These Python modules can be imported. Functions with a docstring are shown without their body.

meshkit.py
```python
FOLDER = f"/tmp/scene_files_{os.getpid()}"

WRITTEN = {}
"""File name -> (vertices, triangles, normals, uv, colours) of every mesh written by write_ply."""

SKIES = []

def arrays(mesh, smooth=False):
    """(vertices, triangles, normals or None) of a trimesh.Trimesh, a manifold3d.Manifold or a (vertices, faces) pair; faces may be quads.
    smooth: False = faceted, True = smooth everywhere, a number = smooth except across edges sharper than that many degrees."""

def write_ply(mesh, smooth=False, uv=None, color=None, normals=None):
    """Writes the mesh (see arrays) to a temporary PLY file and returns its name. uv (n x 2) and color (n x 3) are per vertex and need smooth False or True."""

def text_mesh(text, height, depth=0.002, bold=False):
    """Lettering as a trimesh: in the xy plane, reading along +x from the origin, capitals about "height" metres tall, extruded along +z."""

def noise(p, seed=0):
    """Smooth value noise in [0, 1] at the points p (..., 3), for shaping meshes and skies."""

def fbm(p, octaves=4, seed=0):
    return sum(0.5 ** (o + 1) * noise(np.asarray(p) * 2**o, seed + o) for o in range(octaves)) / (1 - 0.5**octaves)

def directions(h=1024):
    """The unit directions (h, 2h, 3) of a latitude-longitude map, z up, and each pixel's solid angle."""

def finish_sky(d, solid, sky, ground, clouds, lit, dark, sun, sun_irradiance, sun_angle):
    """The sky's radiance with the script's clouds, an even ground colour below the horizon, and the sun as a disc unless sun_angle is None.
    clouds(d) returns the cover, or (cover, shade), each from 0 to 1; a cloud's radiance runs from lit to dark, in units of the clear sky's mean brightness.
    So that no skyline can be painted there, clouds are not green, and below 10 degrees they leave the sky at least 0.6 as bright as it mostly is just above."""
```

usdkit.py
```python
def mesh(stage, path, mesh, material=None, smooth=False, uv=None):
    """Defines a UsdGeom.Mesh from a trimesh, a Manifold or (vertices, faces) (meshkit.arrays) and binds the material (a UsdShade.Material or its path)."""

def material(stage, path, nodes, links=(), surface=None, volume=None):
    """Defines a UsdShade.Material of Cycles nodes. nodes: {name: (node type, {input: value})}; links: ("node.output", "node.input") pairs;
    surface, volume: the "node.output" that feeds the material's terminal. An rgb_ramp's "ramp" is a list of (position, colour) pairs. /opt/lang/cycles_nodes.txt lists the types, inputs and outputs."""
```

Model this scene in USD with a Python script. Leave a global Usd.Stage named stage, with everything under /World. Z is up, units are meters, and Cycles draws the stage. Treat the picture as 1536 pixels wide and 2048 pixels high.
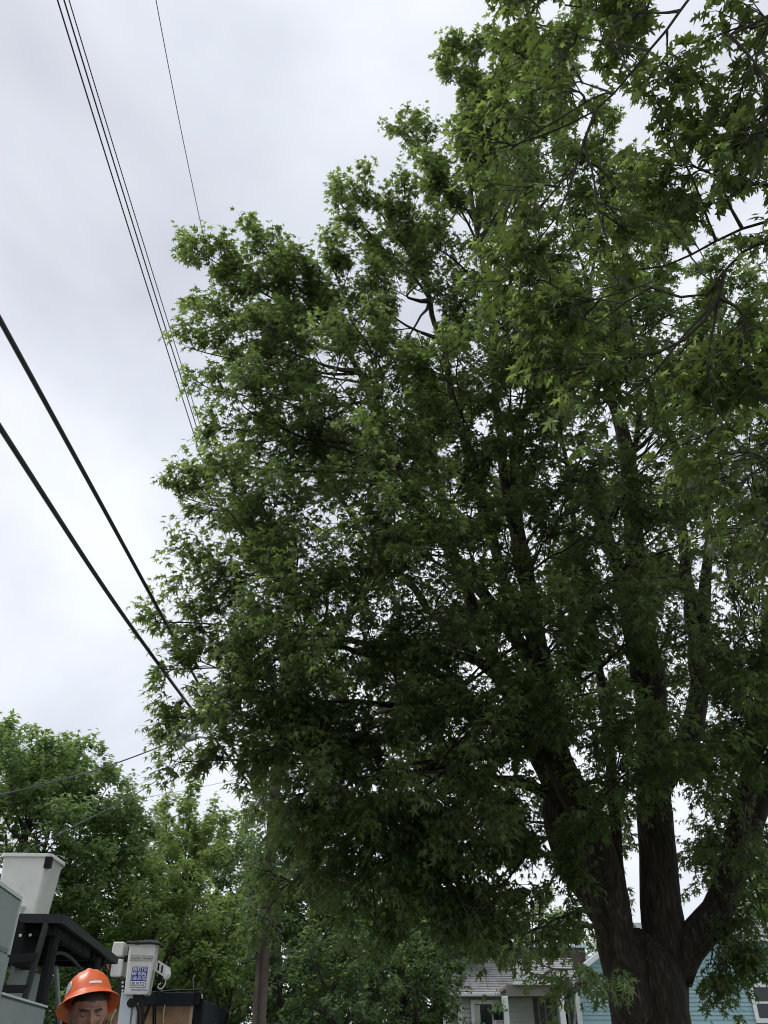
import math, numpy as np, trimesh, manifold3d as m3, usdkit, meshkit
from pxr import Usd, UsdGeom, UsdLux, UsdShade, Gf, Sdf, Vt

stage = Usd.Stage.CreateInMemory()
UsdGeom.SetStageUpAxis(stage, UsdGeom.Tokens.z)
UsdGeom.SetStageMetersPerUnit(stage, 1.0)
UsdGeom.Xform.Define(stage, '/World')
UsdGeom.Scope.Define(stage, '/World/Looks')
W = '/World/'
PI = math.pi

# ------------------------------------------------------------------ camera, sky, sun
PITCH, FPX, CAMZ = math.radians(34.0), 1657.0, 1.45          # focal length in pixels of the 1536 x 2048 photograph
cam = UsdGeom.Camera.Define(stage, W + 'camera')
cam.CreateHorizontalApertureAttr(20.955)
cam.CreateVerticalApertureAttr(20.955 * 4 / 3)
cam.CreateFocalLengthAttr(20.955 * FPX / 1536)
cam.CreateClippingRangeAttr(Gf.Vec2f(0.05, 2000))
cam.CreateExposureAttr(0.34)
cam.AddTranslateOp().Set(Gf.Vec3d(0, 0, CAMZ))
cam.AddRotateXOp().Set(90 + math.degrees(PITCH))

SUN_DIR = np.array([-0.62, 0.10, 0.95]); SUN_DIR /= np.linalg.norm(SUN_DIR)
SUN_EL, SUN_ROT = math.asin(SUN_DIR[2]), math.atan2(SUN_DIR[0], SUN_DIR[1])
STR = 0.1
sky_mat = usdkit.material(stage, W + 'Looks/sky', {
    'sky': ('sky_texture', {'sky_type': 'single_scattering', 'sun_disc': False, 'sun_elevation': SUN_EL, 'sun_rotation': SUN_ROT}),
    'tc': ('texture_coordinate', {}),
    'mp': ('mapping', {'scale': (1.0, 1.0, 1.5), 'location': (4.4, 4.4, 9.2)}),
    'n1': ('noise_texture', {'scale': 1.9, 'detail': 5.0, 'roughness': 0.48, 'distortion': 0.35}),
    'rp': ('rgb_ramp', {'ramp': [(0.0, (4.8, 5.0, 5.6)), (0.35, (5.2, 5.45, 6.1)), (0.45, (6.3, 6.6, 7.25)), (0.54, (7.2, 7.5, 8.2)), (0.63, (8.1, 8.4, 8.95)), (1.0, (8.8, 9.1, 9.5))]}),
    'mx': ('mix_color', {'fac': 0.94}),
    'bg': ('background_shader', {'strength': STR}),
}, [('tc.generated', 'mp.vector'), ('mp.vector', 'n1.vector'), ('n1.fac', 'rp.fac'), ('sky.color', 'mx.a'), ('rp.color', 'mx.b'), ('mx.result', 'bg.color')], surface='bg.background')
dome = UsdLux.DomeLight.Define(stage, W + 'sky')
UsdShade.MaterialBindingAPI.Apply(dome.GetPrim()).Bind(sky_mat)
sun = UsdLux.DistantLight.Define(stage, W + 'sun')
sun.CreateNormalizeAttr(True) if hasattr(sun, 'CreateNormalizeAttr') else None
sun.CreateIntensityAttr(0.40)
sun.CreateAngleAttr(22.0)
sun.CreateColorAttr(Gf.Vec3f(1.0, 0.97, 0.92))
zax = SUN_DIR; xax = np.cross([0, 1.0, 0.2], zax); xax /= np.linalg.norm(xax); yax = np.cross(zax, xax)
sun.AddTransformOp().Set(Gf.Matrix4d(*xax, 0, *yax, 0, *zax, 0, *(SUN_DIR * 60), 1))

CP, SP = math.cos(PITCH), math.sin(PITCH)
def ray(px, py):
    u, v = px - 768.0, py - 1024.0
    return np.array([u, CP * FPX + SP * v, SP * FPX - CP * v])
def at(px, py, Y):
    """The point of the world that the photograph shows at this pixel, Y metres in front of the camera along the ground."""
    d = ray(px, py)
    return np.array([0, 0, CAMZ]) + d * (Y / d[1])
def on_plane(px, py, p0, n):
    d, c = ray(px, py), np.array([0, 0, CAMZ])
    return c + d * (np.dot(np.asarray(p0) - c, n) / np.dot(d, n))

# ------------------------------------------------------------------ helpers
used = {}
def numbered(parent, name):
    k = (parent, name); n = used.get(k, 0); used[k] = n + 1
    return name if n == 0 else f'{name}_{n:03d}'
def path_of(parent): return '/World' if parent is None else str(parent.GetPath())
def tag(p, label=None, cat=None, group=None, kind=None):
    for k, v in (('label', label), ('category', cat), ('group', group), ('kind', kind)):
        if v: p.SetCustomDataByKey(k, v)
    return p
def thing(name, label, cat, loc=(0, 0, 0), rotz=0.0, group=None):
    x = UsdGeom.Xform.Define(stage, W + numbered('/World', name))
    x.AddTranslateOp().Set(Gf.Vec3d(*map(float, loc)))
    if rotz: x.AddRotateZOp().Set(rotz)
    return tag(x.GetPrim(), label, cat, group)
def obj(name, mesh, mat, parent=None, smooth=False, label=None, kind=None, cat=None):
    pp = path_of(parent)
    m = usdkit.mesh(stage, pp + '/' + numbered(pp, name), mesh, M[mat], smooth=smooth)
    return tag(m.GetPrim(), label, cat, kind=kind)
class MB:
    def __init__(s): s.v, s.f, s.n = [], [], 0
    def add(s, m, T=None):
        if hasattr(m, 'to_mesh'):
            q = m.to_mesh(); v, f = q.vert_properties[:, :3], q.tri_verts
        elif isinstance(m, tuple): v, f = m
        else: v, f = m.vertices, m.faces
        v = np.asarray(v, float)
        if T is not None: v = v @ T[:3, :3].T + T[:3, 3]
        s.v.append(v); s.f.append(np.asarray(f, int) + s.n); s.n += len(v); return s
    def get(s): return np.vstack(s.v), np.vstack(s.f)
def box(x0, x1, y0, y1, z0, z1, b=0.0):
    if b:
        return m3.Manifold.batch_hull([m3.Manifold.cube((abs(x1 - x0) - (0 if i == 0 else 2 * b), abs(y1 - y0) - (0 if i == 1 else 2 * b), abs(z1 - z0) - (0 if i == 2 else 2 * b)), True)
                                       for i in range(3)]).translate(((x0 + x1) / 2, (y0 + y1) / 2, (z0 + z1) / 2))
    m = trimesh.creation.box((abs(x1 - x0), abs(y1 - y0), abs(z1 - z0)))
    m.apply_translation(((x0 + x1) / 2, (y0 + y1) / 2, (z0 + z1) / 2)); return m
def tube(P, R, sides=6, cap=True):
    P = np.asarray(P, float); n = len(P); R = np.broadcast_to(np.asarray(R, float), (n,))
    t = np.empty_like(P); t[1:-1] = P[2:] - P[:-2]; t[0] = P[1] - P[0]; t[-1] = P[-1] - P[-2]
    t /= np.linalg.norm(t, axis=1, keepdims=True) + 1e-12
    ref = np.array([0.31, 0.23, 0.92]) if abs(t[0, 2]) < 0.9 else np.array([0.95, 0.2, 0.1])
    a = np.cross(t, ref); a /= np.linalg.norm(a, axis=1, keepdims=True) + 1e-12
    b = np.cross(t, a)
    ang = np.arange(sides) * 2 * PI / sides
    v = (P[:, None] + R[:, None, None] * (np.cos(ang)[None, :, None] * a[:, None] + np.sin(ang)[None, :, None] * b[:, None])).reshape(-1, 3)
    i = np.arange(n - 1)[:, None] * sides; k = np.arange(sides)[None]; k2 = (k + 1) % sides
    A, B, C, D = i + k, i + k2, i + sides + k2, i + sides + k
    f = np.concatenate([np.stack([A, B, C], -1).reshape(-1, 3), np.stack([A, C, D], -1).reshape(-1, 3)])
    if cap:
        k = np.arange(1, sides - 1)
        f = np.vstack([f, np.stack([0 * k, k + 1, k], 1), np.stack([0 * k, k, k + 1], 1) + (n - 1) * sides])
    return v, f
def bar(p, q, r, sides=8): return tube([p, q], r, sides)
def beam(p, q, w, h, up=(0, 0, 1)):
    """A rectangular bar from p to q, w across, h along up."""
    p, q = np.asarray(p, float), np.asarray(q, float); d = q - p; d /= np.linalg.norm(d)
    s = np.cross(d, up); s /= np.linalg.norm(s); u = np.cross(s, d)
    v = [c + s * a * w / 2 + u * b * h / 2 for c in (p, q) for a, b in ((-1, -1), (1, -1), (1, 1), (-1, 1))]
    f = [[0, 1, 2], [0, 2, 3], [4, 6, 5], [4, 7, 6], [0, 4, 5], [0, 5, 1], [1, 5, 6], [1, 6, 2], [2, 6, 7], [2, 7, 3], [3, 7, 4], [3, 4, 0]]
    m = trimesh.Trimesh(np.array(v), f, process=False); m.fix_normals(); return m
def prism(poly, y0, y1):
    """An outline in x, z extruded from y0 to y1."""
    from shapely.geometry import Polygon
    m = trimesh.creation.extrude_polygon(Polygon(poly), y1 - y0, engine='earcut')
    v = m.vertices.copy(); m.vertices = np.stack([v[:, 0], y0 + v[:, 2], v[:, 1]], 1); m.invert(); m.fix_normals(); return m
def cyl(r, h, n=24): return trimesh.creation.cylinder(radius=r, height=h, sections=n)
def spline(P, n):
    n = int(n)
    from scipy.interpolate import CubicSpline
    P = np.asarray(P, float)
    if len(P) == 2: return P[0] + (P[1] - P[0]) * np.linspace(0, 1, n)[:, None]
    s = np.r_[0, np.cumsum(np.linalg.norm(np.diff(P, axis=0), axis=1))]
    return CubicSpline(s, P)(np.linspace(0, s[-1], n))
def unit(v): return v / (np.linalg.norm(v, axis=-1, keepdims=True) + 1e-12)

# ------------------------------------------------------------------ materials
M = {}
def plain(name, col, rough=0.5, metal=0.0, spec=0.5, var=0.0, scale=6.0, bump=0.0, dirt=None, coat=0.0):
    nodes = {'p': ('principled_bsdf', {'base_color': col, 'roughness': rough, 'metallic': metal, 'specular_ior_level': spec, 'coat_weight': coat})}
    links = []
    if var or dirt or bump:
        nodes['tc'] = ('texture_coordinate', {})
        nodes['n'] = ('noise_texture', {'scale': scale, 'detail': 6.0, 'roughness': 0.62})
        links.append(('tc.object', 'n.vector'))
        lo = tuple(c * (1 - var) for c in col); hi = tuple(min(1, c * (1 + var)) for c in col)
        stops = [(0.25, lo), (0.75, hi)]
        if dirt: stops = [(0.22, dirt), (0.42, lo), (0.75, hi)]
        nodes['r'] = ('rgb_ramp', {'ramp': stops}); links += [('n.fac', 'r.fac'), ('r.color', 'p.base_color')]
        if bump:
            nodes['b'] = ('bump', {'strength': 0.6, 'distance': bump}); links += [('n.fac', 'b.height'), ('b.normal', 'p.normal')]
    M[name] = usdkit.material(stage, W + 'Looks/' + name, nodes, links, surface='p.BSDF')
def leafmat(name, cols, under=1.25, trans=0.4, tcol=(0.10, 0.20, 0.03), rough=0.42):
    n = len(cols)
    nodes = {
        'g': ('geometry', {}),
        'r': ('rgb_ramp', {'ramp': [(i / (n - 1), c) for i, c in enumerate(cols)]}),
        'u': ('hsv', {'hue': 0.5, 'saturation': 0.74, 'value': under}),
        'mx': ('mix_color', {}),
        'p': ('principled_bsdf', {'roughness': rough, 'specular_ior_level': 0.45}),
        't': ('translucent_bsdf', {'color': tcol}),
        'ts': ('mix_color', {'blend_type': 'multiply', 'fac': 0.5, 'b': (1, 1, 1)}),
        'tm': ('hsv', {'hue': 0.485, 'saturation': 1.08, 'value': 2.5}),
        'm': ('mix_closure', {'fac': trans})}
    links = [('g.random_per_island', 'r.fac'), ('r.color', 'u.color'), ('g.backfacing', 'mx.fac'), ('r.color', 'mx.a'), ('u.color', 'mx.b'), ('mx.result', 'p.base_color'),
             ('r.color', 'tm.color'), ('tm.color', 't.color'), ('p.BSDF', 'm.closure1'), ('t.BSDF', 'm.closure2')]
    nodes.pop('ts')
    M[name] = usdkit.material(stage, W + 'Looks/' + name, nodes, links, surface='m.closure')
def barkmat(name, dark, light, sx=9.0, sz=1.6, dist=0.03):
    M[name] = usdkit.material(stage, W + 'Looks/' + name, {
        'g': ('geometry', {}), 'm2': ('mapping', {'scale': (sx * 2.4, sx * 2.4, sz * 1.8)}),
        'w': ('noise_texture', {'type': 'ridged_multifractal', 'scale': 1.1, 'detail': 3.0, 'roughness': 0.5}), 'ad': ('mix_float', {'fac': 0.45}),
        'mp': ('mapping', {'scale': (sx, sx, sz)}),
        'n': ('noise_texture', {'scale': 1.6, 'detail': 8.0, 'roughness': 0.68, 'distortion': 0.8}),
        'r': ('rgb_ramp', {'ramp': [(0.22, dark), (0.42, tuple(0.6 * a + 0.4 * b for a, b in zip(dark, light))), (0.62, light)]}),
        'b': ('bump', {'strength': 1.0, 'distance': dist}), 'p': ('principled_bsdf', {'roughness': 0.9, 'specular_ior_level': 0.2})},
        [('g.position', 'mp.vector'), ('mp.vector', 'n.vector'), ('g.position', 'm2.vector'), ('m2.vector', 'w.vector'), ('n.fac', 'ad.a'), ('w.fac', 'ad.b'), ('ad.result', 'r.fac'), ('r.color', 'p.base_color'), ('ad.result', 'b.height'), ('b.normal', 'p.normal')], surface='p.BSDF')
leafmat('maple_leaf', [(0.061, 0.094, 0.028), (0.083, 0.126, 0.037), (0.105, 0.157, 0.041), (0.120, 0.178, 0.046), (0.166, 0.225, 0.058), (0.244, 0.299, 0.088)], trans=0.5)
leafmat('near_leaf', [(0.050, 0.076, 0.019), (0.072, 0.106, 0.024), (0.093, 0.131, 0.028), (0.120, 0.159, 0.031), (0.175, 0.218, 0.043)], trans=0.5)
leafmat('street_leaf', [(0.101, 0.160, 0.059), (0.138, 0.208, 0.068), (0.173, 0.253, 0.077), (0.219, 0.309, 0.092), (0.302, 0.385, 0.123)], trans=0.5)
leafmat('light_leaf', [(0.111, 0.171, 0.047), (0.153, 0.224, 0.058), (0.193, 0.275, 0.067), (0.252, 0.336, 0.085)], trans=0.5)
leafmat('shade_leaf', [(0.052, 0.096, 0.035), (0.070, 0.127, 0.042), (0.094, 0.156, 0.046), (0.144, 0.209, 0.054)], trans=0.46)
leafmat('young_backlit_leaf', [(0.120, 0.174, 0.049), (0.153, 0.210, 0.060), (0.187, 0.247, 0.070), (0.225, 0.285, 0.086)], trans=0.5)  # lighter tips: young growth plus backlight painted into the leaf colour
leafmat('dead_leaf', [(0.035, 0.026, 0.018), (0.06, 0.042, 0.028), (0.085, 0.062, 0.04)], trans=0.15)
barkmat('bark', (0.018, 0.015, 0.012), (0.12, 0.10, 0.082))
barkmat('limb_bark', (0.025, 0.021, 0.017), (0.10, 0.085, 0.068), 14, 5, 0.012)
plain('twig', (0.036, 0.030, 0.023), 0.85, var=0.3, scale=12)
plain('pole_wood', (0.105, 0.082, 0.068), 0.9, var=0.35, scale=14, bump=0.01)
plain('cable', (0.030, 0.031, 0.036), 0.5, var=0.4, scale=8)
plain('bare_wire', (0.085, 0.088, 0.11), 0.55, metal=0.2)
plain('galvanised', (0.42, 0.43, 0.44), 0.45, metal=0.6, var=0.15)
plain('lamp_glass', (0.62, 0.65, 0.68), 0.2, coat=0.5)
plain('porcelain', (0.35, 0.33, 0.32), 0.2)
plain('white_fibreglass', (0.66, 0.65, 0.61), 0.38, var=0.06, scale=3.5, dirt=(0.50, 0.485, 0.45), coat=0.2)
plain('white_paint', (0.70, 0.70, 0.68), 0.42, var=0.05, scale=3, dirt=(0.55, 0.54, 0.52))
plain('blue_white_paint', (0.52, 0.57, 0.61), 0.4, var=0.06, scale=3)
plain('grey_paint', (0.23, 0.26, 0.25), 0.42, var=0.10, scale=2.2, dirt=(0.15, 0.17, 0.165), coat=0.15)
plain('grey_trim', (0.50, 0.54, 0.53), 0.4, var=0.08)
plain('black_steel', (0.008, 0.008, 0.009), 0.7, spec=0.2, var=0.4, scale=7)
plain('dark_steel', (0.016, 0.018, 0.020), 0.45, spec=0.2, var=0.3, scale=5)
plain('dark_box', (0.016, 0.020, 0.027), 0.5, spec=0.2, var=0.3, scale=4)
plain('black_rubber', (0.016, 0.016, 0.017), 0.75, spec=0.2, var=0.3)
plain('black_cover', (0.022, 0.022, 0.024), 0.55, spec=0.2, var=0.4, scale=14, bump=0.02)
plain('glass_dark', (0.02, 0.024, 0.026), 0.08)
plain('plywood', (0.44, 0.27, 0.155), 0.75, var=0.22, scale=5, dirt=(0.17, 0.10, 0.06))
plain('rope', (0.62, 0.48, 0.36), 0.85)
plain('decal_white', (0.78, 0.78, 0.78), 0.35)
plain('decal_blue', (0.022, 0.030, 0.26), 0.35)
plain('decal_black', (0.012, 0.012, 0.016), 0.4)
plain('red_tape', (0.42, 0.09, 0.10), 0.5)
plain('helmet_orange', (0.80, 0.150, 0.045), 0.36, var=0.06, scale=14, dirt=(0.50, 0.10, 0.04), coat=0.15, bump=0.001)
plain('sticker_blue', (0.35, 0.48, 0.55), 0.35)
M['skin'] = usdkit.material(stage, W + 'Looks/skin_mottled', {
    'g': ('geometry', {}), 'n': ('noise_texture', {'scale': 34.0, 'detail': 5.0, 'roughness': 0.6}), 'n2': ('noise_texture', {'scale': 420.0, 'detail': 3.0}),
    'r': ('rgb_ramp', {'ramp': [(0.3, (0.15, 0.070, 0.050)), (0.5, (0.215, 0.112, 0.080)), (0.7, (0.29, 0.145, 0.107))]}),
    'b': ('bump', {'strength': 0.5, 'distance': 0.002}), 'p': ('principled_bsdf', {'roughness': 0.48, 'subsurface_weight': 0.15, 'subsurface_scale': 0.01, 'specular_ior_level': 0.4})},
    [('g.position', 'n.vector'), ('g.position', 'n2.vector'), ('n.fac', 'r.fac'), ('r.color', 'p.base_color'), ('n2.fac', 'b.height'), ('b.normal', 'p.normal')], surface='p.BSDF')
plain('hair', (0.018, 0.013, 0.010), 0.6, var=0.3, scale=60)
plain('eye_white', (0.12, 0.09, 0.08), 0.3)
plain('eye_dark', (0.02, 0.012, 0.01), 0.15)
plain('shirt', (0.16, 0.17, 0.05), 0.9, var=0.15)
plain('trousers', (0.04, 0.05, 0.075), 0.9, var=0.2)
plain('boots', (0.05, 0.032, 0.02), 0.6)
plain('blue_siding', (0.30, 0.455, 0.51), 0.55, var=0.05, scale=2)
plain('grey_siding', (0.50, 0.50, 0.50), 0.6, var=0.06, scale=2)
plain('trim_white', (0.74, 0.75, 0.76), 0.5, var=0.05)
plain('brown_band', (0.115, 0.075, 0.070), 0.8, var=0.2)
plain('shingle', (0.30, 0.295, 0.29), 0.9, var=0.25, scale=5)
plain('roof_light', (0.42, 0.42, 0.42), 0.9, var=0.15, scale=5)
plain('soffit', (0.20, 0.18, 0.165), 0.8)
plain('door_dark', (0.05, 0.048, 0.045), 0.5, var=0.3)
plain('curtain', (0.55, 0.53, 0.5), 0.9)
plain('stop_red', (0.50, 0.02, 0.025), 0.4)
plain('grass', (0.12, 0.155, 0.07), 0.95, var=0.4, scale=0.9)
plain('asphalt', (0.125, 0.123, 0.12), 0.9, var=0.25, scale=3)
plain('concrete', (0.34, 0.33, 0.31), 0.9, var=0.15, scale=2)

# ------------------------------------------------------------------ the ground
def sheet(x0, x1, y0, y1, z, n=1): return (np.array([[x0, y0, z], [x1, y0, z], [x1, y1, z], [x0, y1, z]], float), np.array([[0, 1, 2], [0, 2, 3]]))
obj('ground', sheet(-600, 600, -600, 600, 0.0), 'grass', kind='structure')
obj('road', sheet(-9.5, -2.1 + 0.4, -80, 200, 0.004), 'asphalt', kind='structure')
kb = MB().add(box(-1.70, -1.55, -80, 200, -0.05, 0.13, 0.02)).get()
obj('kerb', kb, 'concrete', kind='structure')
obj('pavement', box(0.6, 2.0, -80, 24, -0.05, 0.05), 'concrete', kind='structure')

# ------------------------------------------------------------------ trees
LOBED = np.array([[0.36, 0, 0.05], [0, 0, 0], [0.05, 0.32, -0.09], [0.28, 0.14, 0.02], [0.66, 0.49, -0.16], [0.51, 0.11, 0.02], [0.76, 0.15, -0.05], [1.04, 0, -0.17],
                  [0.76, -0.15, -0.05], [0.51, -0.11, 0.02], [0.66, -0.49, -0.16], [0.28, -0.14, 0.02], [0.05, -0.32, -0.09]])
LOBED_F = np.array([[0, i, i + 1] for i in range(1, 12)] + [[0, 12, 1]])[:, ::-1]
SIMPLE = np.array([[0.0, 0, 0], [0.52, 0.46, -0.10], [0.52, 0.15, 0.02], [1.0, 0, -0.12], [0.52, -0.15, 0.02], [0.52, -0.46, -0.10]])
SIMPLE_F = np.array([[0, 1, 2], [2, 3, 4], [4, 5, 0], [0, 2, 4]])[:, ::-1]
MIDLEAF = np.array([[0, 0, 0], [0.05, 0.33, -0.09], [0.29, 0.13, 0.03], [0.68, 0.50, -0.16], [0.53, 0.115, 0.03], [1.06, 0, -0.18], [0.53, -0.115, 0.03], [0.68, -0.50, -0.16], [0.29, -0.13, 0.03], [0.05, -0.33, -0.09]])
MIDLEAF_F = np.array([[0, 1, 2], [2, 3, 4], [4, 5, 6], [6, 7, 8], [8, 9, 0], [0, 2, 8], [2, 4, 8], [4, 6, 8]])[:, ::-1]
def leaf_points(base, axis, normal, size, T):
    side = unit(np.cross(normal, axis)); nor = np.cross(axis, side)
    h = (np.abs(base @ np.array([127.1, 311.7, 74.7])) * 43.7) % 1.0                 # each leaf curls and spreads a little differently
    nor, side = nor * (0.2 + 2.3 * h * h)[:, None], side * (0.78 + 0.36 * ((h * 7.3) % 1.0))[:, None]
    return base[:, None] + size[:, None, None] * (T[None, :, 0:1] * axis[:, None] + T[None, :, 1:2] * side[:, None] + T[None, :, 2:3] * nor[:, None])
def leaf_mesh(L, T, F):
    v = leaf_points(*L, T); n, k = v.shape[:2]
    return v.reshape(-1, 3), (F[None] + np.arange(n)[:, None, None] * k).reshape(-1, 3)

class Grow:
    """Collects the limbs, twigs and leaves of one tree."""
    def __init__(s, seed):
        s.rng = np.random.default_rng(seed); s.limbs, s.nodes, s.twigs, s.leaves, s.slim = [], [], MB(), [], 1.0; s.stems, s.reach, s.young = 1, 1.0, []
    def limb(s, P, r0, r1, jitter=0.0, n=None, sides=12):
        P = np.asarray(P, float); ln = np.linalg.norm(np.diff(P, axis=0), axis=1).sum()
        n = n if n and n > 1 else max(6, int(ln / 0.22)); Q = spline(P, n)
        if jitter: Q[1:] += (meshkit.fbm(Q[1:] * 1.3, 3)[:, None] - 0.5) * s.rng.normal(size=3) * jitter
        r0 = np.asarray(r0) * s.slim
        R = np.linspace(r0, r1, n) if np.ndim(r0) == 0 else np.interp(np.linspace(0, 1, n), np.linspace(0, 1, len(r0)), r0)
        v, f = tube(Q, R, sides)
        if True:
            c = np.repeat(Q, sides, 0); d = v - c
            v = c + d * (0.86 + 0.28 * meshkit.fbm(v * np.array([6, 6, 1.4]), 3, 5))[:, None]
        s.limbs.append((v, f)); s.nodes.append(np.c_[Q, R]); return Q
    def node_near(s, p):
        N = np.vstack(s.nodes); d = np.linalg.norm(N[:, :3] - p, axis=1) + 0.6 * np.maximum(0, N[:, 2] - p[2])
        return N[np.argmin(d)]
    def twig(s, p, d, ln, nl, size, drop=0.5, sides=3, rad=0.006, fresh=0.0):
        rng = s.rng
        mid = p + d * ln * 0.55 + np.array([0, 0, 0.03]); end = p + d * ln + rng.normal(size=3) * 0.03
        if s.stems: s.twigs.add(tube([p, mid, end] if s.stems > 1 else [p, end], np.linspace(rad, rad * 0.35, 3 if s.stems > 1 else 2), sides, cap=False))
        t = np.sort(rng.uniform(0.12, 1.0, nl)) ** 0.8; t[-1] = 1.0
        pos = np.where(t[:, None] < 0.55, p + (mid - p) * (t / 0.55)[:, None], mid + (end - mid) * ((t - 0.55) / 0.45)[:, None])
        a = rng.normal(size=(nl, 3)); a -= (a @ d)[:, None] * d * 0.9
        ax = unit(unit(a) * 0.85 + d * 0.55)
        base = pos + ax * (size * rng.uniform(0.25, 0.6, nl))[:, None]
        ax = unit(ax * [1, 1, 0.6] + np.array([0, 0, -drop]) * rng.uniform(0.2, 1.4, nl)[:, None])
        no = unit(np.array([0, 0, 1.0]) + rng.normal(size=(nl, 3)) * 0.42 + d * 0.2)
        sz = size * (0.58 + 0.62 * rng.uniform(0, 1, nl) ** 0.7) * np.where(t > 0.85, 0.8, 1.0)
        y = (rng.uniform(size=nl) < fresh * (0.35 + t)) if fresh else np.zeros(nl, bool)  # more leaves towards the tip take the tone with backlight painted in
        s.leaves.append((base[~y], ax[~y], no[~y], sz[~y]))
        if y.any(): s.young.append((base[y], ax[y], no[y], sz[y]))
    def lobe(s, a, b, ra, rb, dens=1.0, size=0.14, per=15, drop=0.5, join=True, up=0.35, thick=0.035, tw=1.0, fresh=0.0):
        """A leafy bough from a to b; its side branches reach ra at the foot and rb at the tip."""
        rng = s.rng; a, b = np.asarray(a, float), np.asarray(b, float)
        ln = np.linalg.norm(b - a); ax = (b - a) / ln
        mid = a + (b - a) * 0.5 + np.array([0, 0, 0.05 * ln * rng.uniform(-0.4, 1)]) + rng.normal(size=3) * 0.035 * ln
        r_a, p0, c1 = thick, a, mid
        if join:
            nd = s.node_near(a); r_a = min(thick, nd[3] * 0.75); p0 = nd[:3]; c1 = a + (mid - a) * 0.35
        n = max(8, int(np.linalg.norm(b - p0) / 0.22)); u = np.linspace(0, 1, n)[:, None]
        Q = p0 * (1 - u) ** 2 + 2 * c1 * u * (1 - u) + b * u ** 2
        Q[1:-1] += (np.stack([meshkit.noise(Q * 2.3, 31 + k_) for k_ in range(3)], 1)[1:-1] - 0.5) * 0.10
        RR = np.linspace(r_a, 0.008, n)
        if join: RR[0] *= 1.9; RR[1] *= 1.35
        s.twigs.add(tube(Q, RR, 6, cap=False))
        S = spline(Q[int(n * (0.25 if join else 0.0)):], 40)
        r_mean = (ra + rb) / 2
        nb = max(3, int(round(dens * 6.6 * ln * max(0.5, r_mean) ** 1.25)))
        for i in range(nb):
            t = (i + rng.uniform()) / nb; t = min(0.98, 0.04 + t * 0.96)
            k = int(t * 39); o = S[k]
            tg = unit(S[min(39, k + 1)] - S[max(0, k - 1)])
            rr = rng.normal(size=3); rr -= (rr @ tg) * tg; rr = unit(rr + np.array([0, 0, 0.15]))
            r = (ra + (rb - ra) * t) * (0.35 + 0.75 * math.sqrt(rng.uniform()))
            d = unit(rr * 0.85 + tg * 0.75 + np.array([0, 0, up * 0.4]))
            e = o + d * r * 1.1
            m = o + d * r * 0.5 + np.array([0, 0, 0.05 * r]) + rng.normal(size=3) * 0.03
            B = spline([o, m, e], 6)
            s.twigs.add(tube(B, np.linspace(0.013, 0.006, 6), 3, cap=False))
            nt = max(3, int(round(tw * (4 + 6.0 * r))))
            for j in range(nt):
                q = B[int(rng.uniform(0.2, 1.0) * 5)] if j else B[5]
                dd = unit(d * 0.7 + unit(rng.normal(size=3)) * 0.75 + np.array([0, 0, up]) + tg * 0.3)
                if j == 0: dd = unit(d + np.array([0, 0, up * 0.5]))
                s.twig(q, dd, rng.uniform(0.28, 0.58) * s.reach, per, size, drop, fresh=fresh * (0.3 + t))
    def all_leaves(s): return [np.concatenate([x[i] for x in s.leaves]) for i in range(4)]
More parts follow.
